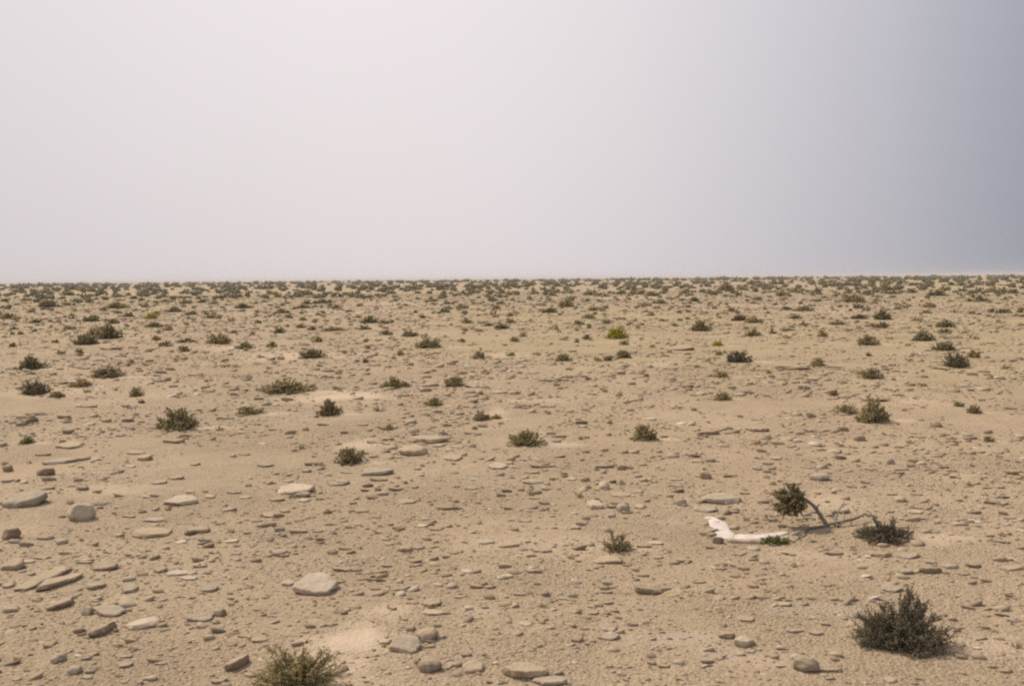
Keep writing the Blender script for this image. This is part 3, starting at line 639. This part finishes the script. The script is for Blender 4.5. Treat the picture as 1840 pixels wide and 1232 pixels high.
def shrub_geo(seed, nst, ntw, nlf, ll, lw, dome=1.0, tips=None, sides=4, skirt=.0, stem_r=.012, spread=1.0, bare=.25, rr=.70, up=.35):
    """A low desert bush of unit half-width, height `dome`: woody stems fan out of the base, twigs with fleshy leaves along them."""
    rg = np.random.default_rng(seed); SV, SF, LP, LD = [], [], [], []; vo = 0
    lob = rg.uniform(0, 6.28, 4)
    ends = []
    for i in range(nst):
        a = rg.uniform(0, 2 * np.pi); e = math.acos(rg.uniform(-.06 - skirt, 1)) * spread if rg.random() < .9 else rg.uniform(.1, .5)
        R = rg.uniform(rr, 1.0) * (1 + .15 * math.sin(3 * a + lob[0]) + .12 * math.sin(2 * a + lob[1] + 3 * e) + .08 * math.sin(5 * a + lob[2]))
        ends.append(np.array([math.sin(e) * math.cos(a) * R, math.sin(e) * math.sin(a) * R, max(math.cos(e), .02) * dome * R]))
    for tp in (tips or []): ends.append(np.array(tp, float)); ends.append(np.array(tp, float) + rg.normal(0, .05, 3)); ends.append(np.array(tp, float) * np.array([1, 1, .86]) + rg.normal(0, .06, 3))
    for E in ends:
        b0 = np.array([rg.normal(0, .07), rg.normal(0, .07), -.03]); Cc = b0 + (E - b0) * .5 + np.array([0, 0, rg.uniform(-.12, .10)]) + rg.normal(0, .05, 3)
        if skirt: Cc[2] += skirt * .6
        L0 = np.linalg.norm(E - b0); P = bez(b0, Cc, E, 6)
        v, f = tube(P, stem_r * np.linspace(1, .35, 6), sides, vo); SV.append(v); SF.append(f); vo += len(v)
        t = rg.uniform(bare, 1.0, ntw); t[0] = 1.0; k = np.clip((t * 5).astype(int), 0, 4); fr = (t * 5 - k)[:, None]
        B = P[k] * (1 - fr) + P[k + 1] * fr; axis_ = (P[k + 1] - P[k]); axis_ /= np.linalg.norm(axis_, axis=1)[:, None] + 1e-9
        D = axis_ * 1.1 + rg.normal(0, .55, (ntw, 3)) + np.array([0, 0, up]); D /= np.linalg.norm(D, axis=1)[:, None]
        tl = rg.uniform(.10, .22, ntw) * (.7 + .5 * L0)
        for q in range(ntw):
            Q = B[q] + D[q] * tl[q]; Mid = B[q] + D[q] * tl[q] * .5 + rg.normal(0, .012, 3)
            v, f = tube(np.array([B[q], Mid, Q]), stem_r * np.array([.4, .3, .15]), 3, vo); SV.append(v); SF.append(f); vo += len(v)
            u = rg.uniform(.05, 1.0, nlf)[:, None]; LP.append(B[q] * (1 - u) + Q * u + rg.normal(0, .006, (nlf, 3))); LD.append(D[q] + rg.normal(0, .6, (nlf, 3)))
    LP = np.concatenate(LP); LD = np.concatenate(LD)
    keep = LP[:, 2] > 0.0; LV, LF = leaves(LP[keep], LD[keep], ll, lw, rg)
    SV = np.concatenate(SV); SF = np.concatenate(SF)
    sx = np.percentile(np.hypot(LV[:, 0], LV[:, 1]), 91); h = np.percentile(LV[:, 2], 97)
    for A_ in (SV, LV): A_[:, :2] /= sx; A_[:, 2] /= h      # unit: half-width 1, height 1
    return SV, SF, LV, LF
GEO = {}
PROTO = {
 'fine': [shrub_geo(200 + i, 80, 8, 11, .085, .024, .7, spread=.98, bare=.2, rr=.80, up=.1) for i in range(5)],
 'mid': [shrub_geo(300 + i, 50, 6, 8, .13, .044, .6, sides=3, bare=.15, rr=.82, up=.05) for i in range(6)],
 'far': [shrub_geo(400 + i, 32, 4, 6, .20, .085, .55, sides=3, bare=.1, rr=.8, up=.0) for i in range(6)],
}
def crown_pair(geo, k):
    SV, SF, LV, LF = geo
    return mesh_of('foliage', LV, [LF], M_leaf[k]), mesh_of('stems', SV, [SF], M_twig)
def crown_one(geo, k):
    SV, SF, LV, LF = geo
    return mesh_of('shrub', np.concatenate([LV, SV]), [LF, SF + len(LV)], [M_leaf[k], M_twig], matidx=np.concatenate([np.zeros(len(LF)), np.ones(len(SF))]))
M_leaf['K'] = leaf_material('dusky_grey_green_leaves', (0.165, 0.146, 0.098), (0.240, 0.213, 0.145), .1)
cache = {}
def proto(level, i, k):
    key = (level, i, k)
    if key not in cache: cache[key] = (crown_one if level == 'far' else crown_pair)(PROTO[level][i], k)
    return cache[key]
SHRUB_GROUP = 'low shrubs scattered over the plain'
HERO = {1: dict(seed=11, nst=46, ntw=7, nlf=8, ll=.085, lw=.020, dome=.8, tips=[(-.3, 0, 1.0), (.5, .1, .9), (-.75, 0, .55)]),
        2: dict(seed=12, nst=110, ntw=10, nlf=13, ll=.055, lw=.014, dome=.50, tips=[(-.42, -.1, .72), (.25, 0, .62), (-.7, .1, .4)], spread=1.0),
        3: dict(seed=13, nst=150, ntw=13, nlf=15, ll=.046, lw=.0115, rr=.78, up=.2, dome=.56, tips=[(.12, 0, .98), (.2, .02, .85), (.05, .1, .82), (.35, 0, .76), (.55, 0, .66), (-.25, 0, .68), (-.5, 0, .64), (-.95, .05, .52), (.85, .1, .5), (-.75, -.1, .55), (1.1, -.1, .15), (.95, -.2, .3), (-.9, -.3, .2)], bare=.2),
        4: dict(seed=14, nst=120, ntw=13, nlf=14, ll=.050, lw=.0135, dome=.8, tips=[(-.62, .1, 1.05), (.1, 0, 1.05), (.55, 0, 1.02), (.75, .05, .95), (-.3, .2, .95)], bare=.15)}
for i, s in enumerate(shrubs):
    rg = random.Random(i + 900); W, H = s['W'], s['H']; p = s['p']
    dep = min(.75 * W, 3.0); cy = p.y + dep * .42
    z = ground_z(p.x, cy) - .01
    th = math.atan(CAM_H / s['d'])
    Hz = max(H - dep * .25 * math.sin(th), .3 * W * .5)
    if s.get('hero'):
        s['kw'], s['kh'] = {1: (1.05, .95), 2: (.82, .72), 3: (.77, .68), 4: (.86, .62)}[s['hero']]; h = dict(HERO[s['hero']]); geo = shrub_geo(**h)
        root = link('desert_shrub', None, (p.x, cy, z)); root.rotation_euler[2] = 0
        a, b = crown_pair(geo, s['k']); sc = (W / 2 * s['kw'], W / 2 * .8 * s['kw'], Hz * s['kh'])
        link('foliage', a, parent=root, sc=sc); link('stems', b, parent=root, sc=sc)
    elif s['w'] >= 15:
        lv = 'fine' if s['w'] > 26 or s['d'] < 16 else 'mid'; j = rg.randrange(len(PROTO[lv])); a, b = proto(lv, j, s['k'])
        root = link('desert_shrub', None, (p.x, cy, z), rg.uniform(0, 6.28)); sc = (W * .48, W * .48, Hz * .76)
        root.scale = sc
        link('foliage', a, parent=root); link('stems', b, parent=root)
    else:
        j = rg.randrange(len(PROTO['far'])); root = link('desert_shrub', proto('far', j, s['k']), (p.x, cy, z), rg.uniform(0, 6.28), sc=(W * .47, W * .47, Hz * .75))
    s['o'] = root

# nearest far-off shrubs just under the skyline, then the rest as one mass
n_far = max(0, 300 - len(shrubs) - 8)
rg = random.Random(77); kinds = 'ddoobgdo'
for i in range(n_far):
    px = rg.uniform(0, 1840); hy = 510 - px * 16 / 1800
    py = hy + rg.uniform(6, 15); p = at(px, py); dd = math.hypot(p.x, p.y); W = min(rg.uniform(9, 20) * dd / FPX, 3.0); H = W * rg.uniform(.28, .5)
    o = link('desert_shrub', proto('far', rg.randrange(6), rg.choice(kinds)), (p.x, p.y, ground_z(p.x, p.y) - .02), rg.uniform(0, 6.28), sc=(W / 2, W / 2, H))
    tag(o, 'tiny far-off shrub, one of the many alike in the thin band just below the skyline', 'shrub', SHRUB_GROUP)
rgn = np.random.default_rng(9)
VV, FF, vo = [], [], 0
NF = 4300
dd = 32 * np.exp(rgn.uniform(0, 1, NF) ** 1.2 * math.log(1500 / 32)); az = rgn.uniform(-.62, .62, NF)
lo_geo = [shrub_geo(500 + i, 12, 3, 4, .30, .14, .5, sides=3) for i in range(5)]
for i in range(NF):
    xx, yy = dd[i] * math.sin(az[i]), dd[i] * math.cos(az[i])
    small = dd[i] < 90
    if dd[i] < 50 and rgn.uniform() < .4: continue
    W = min(rgn.uniform(5, 15) * dd[i] / FPX * (.7 if small else 1), rgn.uniform(1.2, 2.6)) * (1 + (dd[i] > 500) * .6); H = W * rgn.uniform(.25, .55)
    _, _, lv, lf = lo_geo[i % 5]; a = rgn.uniform(0, 6.28); c, s_ = math.cos(a), math.sin(a)
    v = np.stack([(lv[:, 0] * c - lv[:, 1] * s_) * W / 2 + xx, (lv[:, 0] * s_ + lv[:, 1] * c) * W / 2 + yy, lv[:, 2] * H + ground_z(xx, yy) - .02], 1)
    VV.append(v); FF.append(lf + vo); vo += len(v)
fs = link('far_scrub', mesh_of('far_scrub', np.concatenate(VV), [np.concatenate(FF)], leaf_material('far_scrub_leaves', (0.165, 0.148, 0.090), (0.240, 0.212, 0.130), 0)))
tag(fs, 'countless small dull green shrubs covering the far plain up to the horizon', 'scrub', kind='stuff')

# tiny dry sprigs between the stones, too many to count
rgn = np.random.default_rng(21); VV, FF, vo = [], [], 0
for i in range(420):
    dd_ = 3.5 * math.exp(rgn.uniform() * math.log(60 / 3.5)); a_ = rgn.uniform(-.6, .6); xx, yy = dd_ * math.sin(a_), dd_ * math.cos(a_)
    W = dd_ / FPX * rgn.uniform(3, 9); _, _, lv, lf = lo_geo[i % 5]; a = rgn.uniform(0, 6.28); c, s_ = math.cos(a), math.sin(a)
    q = rgn.uniform(size=len(lf) // 6) < .5; lf2 = lf.reshape(-1, 6, 3)[q].reshape(-1, 3)
    VV.append(np.stack([(lv[:, 0] * c - lv[:, 1] * s_) * W + xx, (lv[:, 0] * s_ + lv[:, 1] * c) * W + yy, lv[:, 2] * W * rgn.uniform(.4, .9) + ground_z(xx, yy)], 1)); FF.append(lf2 + vo); vo += len(lv)
sp = link('dry_sprigs', mesh_of('dry_sprigs', np.concatenate(VV), [np.concatenate(FF)], M_leaf['b'])); tag(sp, 'tiny dry brownish sprigs dotted between the stones', 'sprigs', kind='stuff')
# ------------------------------------------------------------------ the leaning bush with its bare trunk
def P3(px, py, h, base):
    """point above/around `base` in the upright plane through it facing the camera: px, py read off the photograph; h = distance beyond base."""
    y = base.y + h; v = _f + _r * ((px - PW / 2) / FPX) + _u * ((PH / 2 - py) / FPX); t = y / v.y
    return np.array([v.x * t, y, CAM_H + v.z * t])
B0 = at(1484, 945)
lb = link('leaning_bush', None, B0); tag(lb, 'leaning bush with a bare grey trunk bent sideways and a round leafy head', 'bush')
def rel(p): return np.asarray(p, float) - np.array(B0)
def limb(pts, r0, r1, n=8, k=14, wob=.004, seed=0):
    rg = np.random.default_rng(seed); pts = [rel(p) for p in pts]; P = []
    t = np.linspace(0, len(pts) - 1, k)
    pa = np.array(pts); # catmull-rom
    ext = np.vstack([2 * pa[0] - pa[1], pa, 2 * pa[-1] - pa[-2]])
    for u in t:
        i = min(int(u), len(pts) - 2); f = u - i; p0, p1, p2, p3 = ext[i:i + 4]
        P.append(.5 * (2 * p1 + (p2 - p0) * f + (2 * p0 - 5 * p1 + 4 * p2 - p3) * f * f + (3 * p1 - p0 - 3 * p2 + p3) * f**3))
    P = np.array(P) + rg.normal(0, wob, (k, 3)) * np.linspace(.3, 1, k)[:, None]
    R = np.linspace(r0, r1, k) * (1 + rg.normal(0, .10, k)); v, f = tube(P, R, n, 0); return v, f
tv, tf = limb([P3(1490, 949, 0, B0) + [0, 0, -.02], P3(1482, 938, .0, B0), P3(1472, 922, .02, B0), P3(1460, 907, .03, B0), P3(1447, 897, .03, B0), P3(1432, 893, .02, B0)], .016, .009, 9, 20, .002, 1)
link('trunk', mesh_of('trunk', tv, [tf], M_drywood, smooth=True), parent=lb)
def branch(pts, r0, r1, seed):
    v, f = limb(pts, r0, r1, 6, 12, .004, seed); link('dead_branch', mesh_of('dead_branch', v, [f], M_drywood, smooth=True), parent=lb)
def G(px, py, up=.012):
    p = at(px, py); return np.array([p.x, p.y, ground_z(p.x, p.y) + up])
branch([G(1486, 946), G(1512, 945, .03), G(1535, 941, .035), G(1556, 936, .045), G(1575, 938, .03)], .011, .006, 2)
branch([G(1486, 947), G(1470, 949), G(1452, 952), G(1442, 962), G(1432, 970, .0)], .010, .005, 3)
branch([G(1500, 947), G(1505, 935, .06), G(1515, 931, .10)], .008, .003, 4)
branch([G(1505, 948), G(1498, 940, .04), G(1496, 938, .05)], .007, .004, 5)
branch([G(1510, 948), G(1517, 941, .05), G(1512, 934, .07)], .006, .002, 6)
branch([P3(1472, 922, .02, B0), P3(1460, 920, -.02, B0), P3(1449, 924, -.04, B0), P3(1444, 928, -.05, B0)], .005, .002, 7)
branch([G(1466, 935), G(1450, 934), G(1436, 937), G(1428, 935)], .007, .003, 8)
branch([P3(1468, 915, .02, B0), P3(1470, 908, .0, B0), P3(1473, 905, .0, B0)], .005, .002, 9)
# the round head: tufts of leaves pointing outward in all directions
def ball_geo(seed, R, n_st, ntw, nlf, ll, lw):
    rg = np.random.default_rng(seed); SV, SF, LP, LD = [], [], [], []; vo = 0
    for i in range(n_st):
        E = rg.normal(size=3); E /= np.linalg.norm(E); E *= np.array([.94, .94, 1.06]) * rg.uniform(.66, 1.04)
        E = E * R; b0 = np.array([.45 * R, 0, .05 * R]) * rg.uniform(.2, 1); P = bez(b0, E * .45 + rg.normal(0, .12 * R, 3), E, 5)
        v, f = tube(P, .0035 * np.linspace(1, .4, 5), 4, vo); SV.append(v); SF.append(f); vo += len(v)
        t = rg.uniform(.35, 1, ntw); k = np.clip((t * 4).astype(int), 0, 3); fr = (t * 4 - k)[:, None]; B = P[k] * (1 - fr) + P[k + 1] * fr
        D = (P[k + 1] - P[k]); D /= np.linalg.norm(D, axis=1)[:, None]; D = D * 1.2 + rg.normal(0, .5, (ntw, 3))
        for q in range(ntw):
            Q = B[q] + D[q] * .16 * R; u = rg.uniform(0, 1, nlf)[:, None]; LP.append(B[q] * (1 - u) + Q * u); LD.append(D[q] + rg.normal(0, .45, (nlf, 3)))
            v, f = tube(np.array([B[q], (B[q] + Q) / 2, Q]), np.array([.0016, .0012, .0006]), 3, vo); SV.append(v); SF.append(f); vo += len(v)
    LV, LF = leaves(np.concatenate(LP), np.concatenate(LD), ll, lw, rg)
    return np.concatenate(SV), np.concatenate(SF), LV, LF
cc = rel(P3(1419, 900, .02, B0)); Rb = 28.5 * B0.y / FPX
sv, sf, lv, lf = ball_geo(5, Rb, 70, 10, 11, .017, .0046)
link('foliage', mesh_of('foliage', lv + cc, [lf], leaf_material('olive_brown_leaves', (0.175, 0.145, 0.075), (0.265, 0.220, 0.120), 0)), parent=lb)
link('twigs', mesh_of('twigs', sv + cc, [sf], M_twig), parent=lb)
# hanging tuft under the head
link('dead_branch', mesh_of('dead_branch', *(lambda r: (r[0], [r[1]]))(limb([P3(1408, 915, .0, B0), P3(1402, 925, .0, B0), P3(1398, 933, .0, B0)], .004, .0015, 5, 6, .003, 12)), M_twig), parent=lb)

# ------------------------------------------------------------------ bent whitish piece
def strip(pts, seed, hgt, name, mat, parent, o0, nseg=46, nw=14):
    """thick ragged bar lying on the ground: pts = (px, py, half width m)"""
    rg = np.random.default_rng(seed); c = np.array([G(a, b, 0) for a, b, _ in pts]); hw = np.array([q for *_, q in pts]) * 1.25
    tt = np.linspace(0, len(pts) - 1, nseg); ctr = np.stack([np.interp(tt, range(len(pts)), c[:, q]) for q in range(3)], 1); W_ = np.interp(tt, range(len(pts)), hw)
    for _ in range(4): ctr[1:-1] = (ctr[:-2] + ctr[1:-1] * 2 + ctr[2:]) / 4
    T = np.gradient(ctr, axis=0); T /= np.linalg.norm(T, axis=1)[:, None]; Nn = np.stack([-T[:, 1], T[:, 0], 0 * T[:, 0]], 1)
    a = np.linspace(0, 2 * np.pi, nw, endpoint=False); V = []
    for i in range(nseg):
        end = min(1, .25 + min(i, nseg - 1 - i) / 4.0)
        for j, q in enumerate(a):
            ca, sa = math.cos(q), math.sin(q); ex = abs(ca)**.7 * (1 if ca > 0 else -1); ez = abs(sa)**.6 * (1 if sa > 0 else -1)
            rag = 1 + .20 * float(vnoise(i * .28 + 5 * (ca > 0), seed * 1.3 + j * .1, 91)); hh = hgt * (1 + .30 * float(vnoise(i * .18, j * .5 + seed, 92)))
            p = ctr[i] + Nn[i] * ex * W_[i] * rag * end + np.array([0, 0, .12 * hgt + ez * hh * .75 * end])
            V.append(p - o0)
    i = np.arange(nseg - 1)[:, None] * nw; j = np.arange(nw)[None]; j2 = (j + 1) % nw
    F = np.stack([i + j, i + j2, i + nw + j2, i + nw + j], 2).reshape(-1, 4)
    caps = [np.array([list(range(nw))[::-1]]), np.array([[(nseg - 1) * nw + q for q in range(nw)]])]
    return link(name, mesh_of(name, np.array(V), [F] + caps, mat, smooth=True), parent=parent)
W0 = G(1300, 965, 0)
wr = link('bleached_debris', None, W0); tag(wr, 'ragged pinkish-white bleached piece bent like an elbow on the sand near the leaning bush', 'debris')
M_white = plain_material('bleached_white_crust', (0.545, 0.475, 0.425), 14, .86, 1.14, .005)
strip([(1266, 930, .018), (1278, 931, .032), (1290, 941, .044), (1298, 952, .046), (1304, 962, .050), (1302, 969, .050)], 2, .012, 'upper_arm', M_white, wr, W0)
strip([(1300, 967, .020), (1318, 966, .036), (1335, 965, .050), (1358, 967, .044), (1378, 964, .034), (1400, 961, .024), (1418, 956, .010)], 5, .010, 'long_arm', M_white, wr, W0)
strip([(1306, 973, .012), (1335, 974, .020), (1365, 975, .022), (1382, 973, .012)], 8, .022, 'shaded_lower_edge', M_rock['t'], wr, W0)  # browner bar: its colour stands in for the shade along the lower edge
v, f = rock_verts(777, .085, .06, .042, 4, 1.3)
q = G(1290, 976, 0); bs = link('stone', mesh_of('stone', v, [f], M_rock['b']), (q[0], q[1] + .02, q[2])); tag(bs, 'square dark brown stone wedged under the elbow of the whitish piece', 'stone', STONE_GROUP)
q = at(1393, 978); geo = shrub_geo(31, 50, 6, 9, .13, .035, .5)
gp = link('green_plant', None, (q.x, q.y + .02, q.z - .005)); tag(gp, 'small bright green creeping plant at the end of the whitish piece', 'plant', SHRUB_GROUP)
a, b = crown_pair(geo, 'g'); M_leaf['G'] = leaf_material('fresh_green_leaves', (0.130, 0.138, 0.050), (0.185, 0.190, 0.075), 0); a.materials[0] = M_leaf['G']
link('foliage', a, parent=gp, sc=(.078, .045, .042)); link('stems', b, parent=gp, sc=(.078, .045, .042))
# a second dull tuft beside it
q = at(1414, 974); geo = shrub_geo(32, 26, 5, 6, .14, .035, .5); gp = link('desert_shrub', None, (q.x, q.y + .02, q.z - .005)); a, b = crown_pair(geo, 'd')
tag(gp, 'tiny dull dark tuft touching the small bright green creeping plant', 'shrub', SHRUB_GROUP); link('foliage', a, parent=gp, sc=(.042, .035, .03)); link('stems', b, parent=gp, sc=(.042, .035, .03))

# ------------------------------------------------------------------ dead twiggy plants
def dead_shrub(px, py, wpx, hpx, seed, label, nst=22, leafy=0):
    p = at(px, py); W = wpx * p.y / FPX / 2; H = hpx * p.y / FPX
    rg = np.random.default_rng(seed); SV, SF = [], []; vo = 0
    def grow(a, d, l, r, depth):
        nonlocal vo
        d = d / np.linalg.norm(d); b = a + d * l; mid = (a + b) / 2 + rg.normal(0, .10 * l, 3)
        v, f = tube(bez(a, mid, b, 4), np.linspace(r, r * .55, 4), 4, vo); SV.append(v); SF.append(f); vo += len(v)
        if depth: 
            for _ in range(3): grow(b if rg.random() < .5 else (a + b) / 2, d + rg.normal(0, .65, 3) + [0, 0, .05], l * rg.uniform(.5, .8), r * .55, depth - 1)
    for i in range(nst):
        a = rg.uniform(0, 6.28); grow(np.array([rg.normal(0, .1), rg.normal(0, .1), -.02]), np.array([math.cos(a), math.sin(a) * .7, rg.uniform(.1, .8)]), rg.uniform(.35, .6), .022, 2)
    V_ = np.concatenate(SV); V_[:, 0] *= W / np.abs(V_[:, 0]).max(); V_[:, 1] *= W * .6 / np.abs(V_[:, 1]).max(); V_[:, 2] = np.maximum(V_[:, 2], -.03) * H / V_[:, 2].max()
    o = link('dead_shrub', mesh_of('dead_shrub', V_, [np.concatenate(SF)], M_drywood), (p.x, p.y + W * .2, ground_z(p.x, p.y) - .002)); tag(o, label, 'dead shrub'); return o
dead_shrub(682, 739, 34, 17, 1, 'grey leafless shrub with arching twigs, right of a brown shrub on pale sand', 14)
dead_shrub(642, 738, 30, 11, 2, 'low grey dead twigs lying between the brown shrub and a grey leafless one', 8)
dead_shrub(124, 906, 26, 15, 3, 'small dark dry tuft in the row of dry twigs beyond the pointed pale boulder', 14)
dead_shrub(90, 903, 26, 11, 4, 'leftmost low dry tuft in the row of twigs beyond the pointed boulder', 8)
dead_shrub(180, 908, 60, 8, 5, 'flat straggling dry twigs at the right end of the row beyond the pointed boulder', 14)
dead_shrub(1130, 1018, 34, 14, 6, 'tangle of grey dead twigs beside the low hump of rock', 10)
dead_shrub(1414, 768, 26, 16, 7, 'faint dry stalks lying right of the thick brown slab', 4)
dead_shrub(1380, 936, 32, 10, 8, 'low dry brown twigs beyond the long arm of the whitish piece', 8)
dead_shrub(1827, 1168, 30, 18, 10, 'small dark dry tuft at the right edge near the bottom', 22)
dead_shrub(360, 802, 22, 14, 11, 'thin pale dry tuft at the end of the thin slab before the twiggy shrub', 6)

# ------------------------------------------------------------------ labels that single each one out
ORD = ['nearest', 'second', 'third', 'fourth', 'fifth', 'sixth', 'seventh', 'eighth', 'ninth', 'tenth', 'eleventh', 'twelfth', 'thirteenth', 'fourteenth', 'fifteenth', 'sixteenth']
def describe(items, noun, desc, group, cat):
    refs = [s for s in items if s['ref']]; sect = {}
    for s in items:
        if s['label']: tag(s['o'], s['label'], cat(s), group); continue
        r = min(refs, key=lambda q: math.hypot(s['x'] - q['x'], 2.5 * (s['y'] - q['y'])))
        dx, dy = s['x'] - r['x'], 2.5 * (s['y'] - r['y'])
        a = math.degrees(math.atan2(-dy, dx)) % 360
        dr = ['right of', 'beyond and right of', 'beyond', 'beyond and left of', 'left of', 'in front and left of', 'in front of', 'in front and right of'][int((a + 22.5) // 45) % 8]
        sect.setdefault((id(r), dr), []).append((math.hypot(dx, dy), s, r))
    for (_, dr), lst in sect.items():
        lst.sort(key=lambda t: t[0])
        for n, (_, s, r) in enumerate(lst):
            tag(s['o'], '%s, %s %s the %s' % (desc(s), ORD[min(n, 15)] if len(lst) > 1 else 'alone', dr, r['ref']), cat(s), group)
SH = {'o': 'olive', 'd': 'dark', 'b': 'brownish', 'g': 'greenish', 'y': 'yellow-green', 'p': 'pale dry', 'k': 'blackish', 'r': 'reddish brown'}
describe(shrubs, 'shrub', lambda s: ('small ' if s['w'] < 16 else '') + SH.get(s['k'], 'dark') + (' low' if s['w'] > 2.6 * s['h'] else '') + ' shrub', SHRUB_GROUP, lambda s: 'shrub')
describe(stones, 'stone', lambda s: ('small ' if s['w'] < 18 else '') + COLW[s['k']] + (' thin flat' if s['w'] > 4.5 * s['h'] else (' flat' if s['w'] > 2.3 * s['h'] else ' chunky')) + ' stone', STONE_GROUP, lambda s: 'stone')
print('SHRUBS', len(shrubs), 'STONES', len(stones), 'far', n_far)

# ------------------------------------------------------------------ dusty air
hz_top, hz_bot = 7.5, float(Z.min()) - 1.0
hv = np.array([(x, y, z) for z in (hz_bot, hz_top) for x, y in ((-6200, -700), (6200, -700), (6200, 6700), (-6200, 6700))], float)
hm_ = bpy.data.materials.new('dusty_air'); hm_.use_nodes = True; t = hm_.node_tree
for n in list(t.nodes): t.nodes.remove(n)
ho = t.nodes.new('ShaderNodeOutputMaterial'); pv = t.nodes.new('ShaderNodeVolumePrincipled')
pv.inputs['Color'].default_value = (0.70, 0.69, 0.71, 1); pv.inputs['Density'].default_value = 0.00032; pv.inputs['Anisotropy'].default_value = 0.0
t.links.new(pv.outputs[0], ho.inputs['Volume'])
hb = link('haze', mesh_of('haze', hv, [np.array([[3, 2, 1, 0], [4, 5, 6, 7], [0, 1, 5, 4], [1, 2, 6, 5], [2, 3, 7, 6], [3, 0, 4, 7]])], hm_)); tag(hb, kind='stuff')
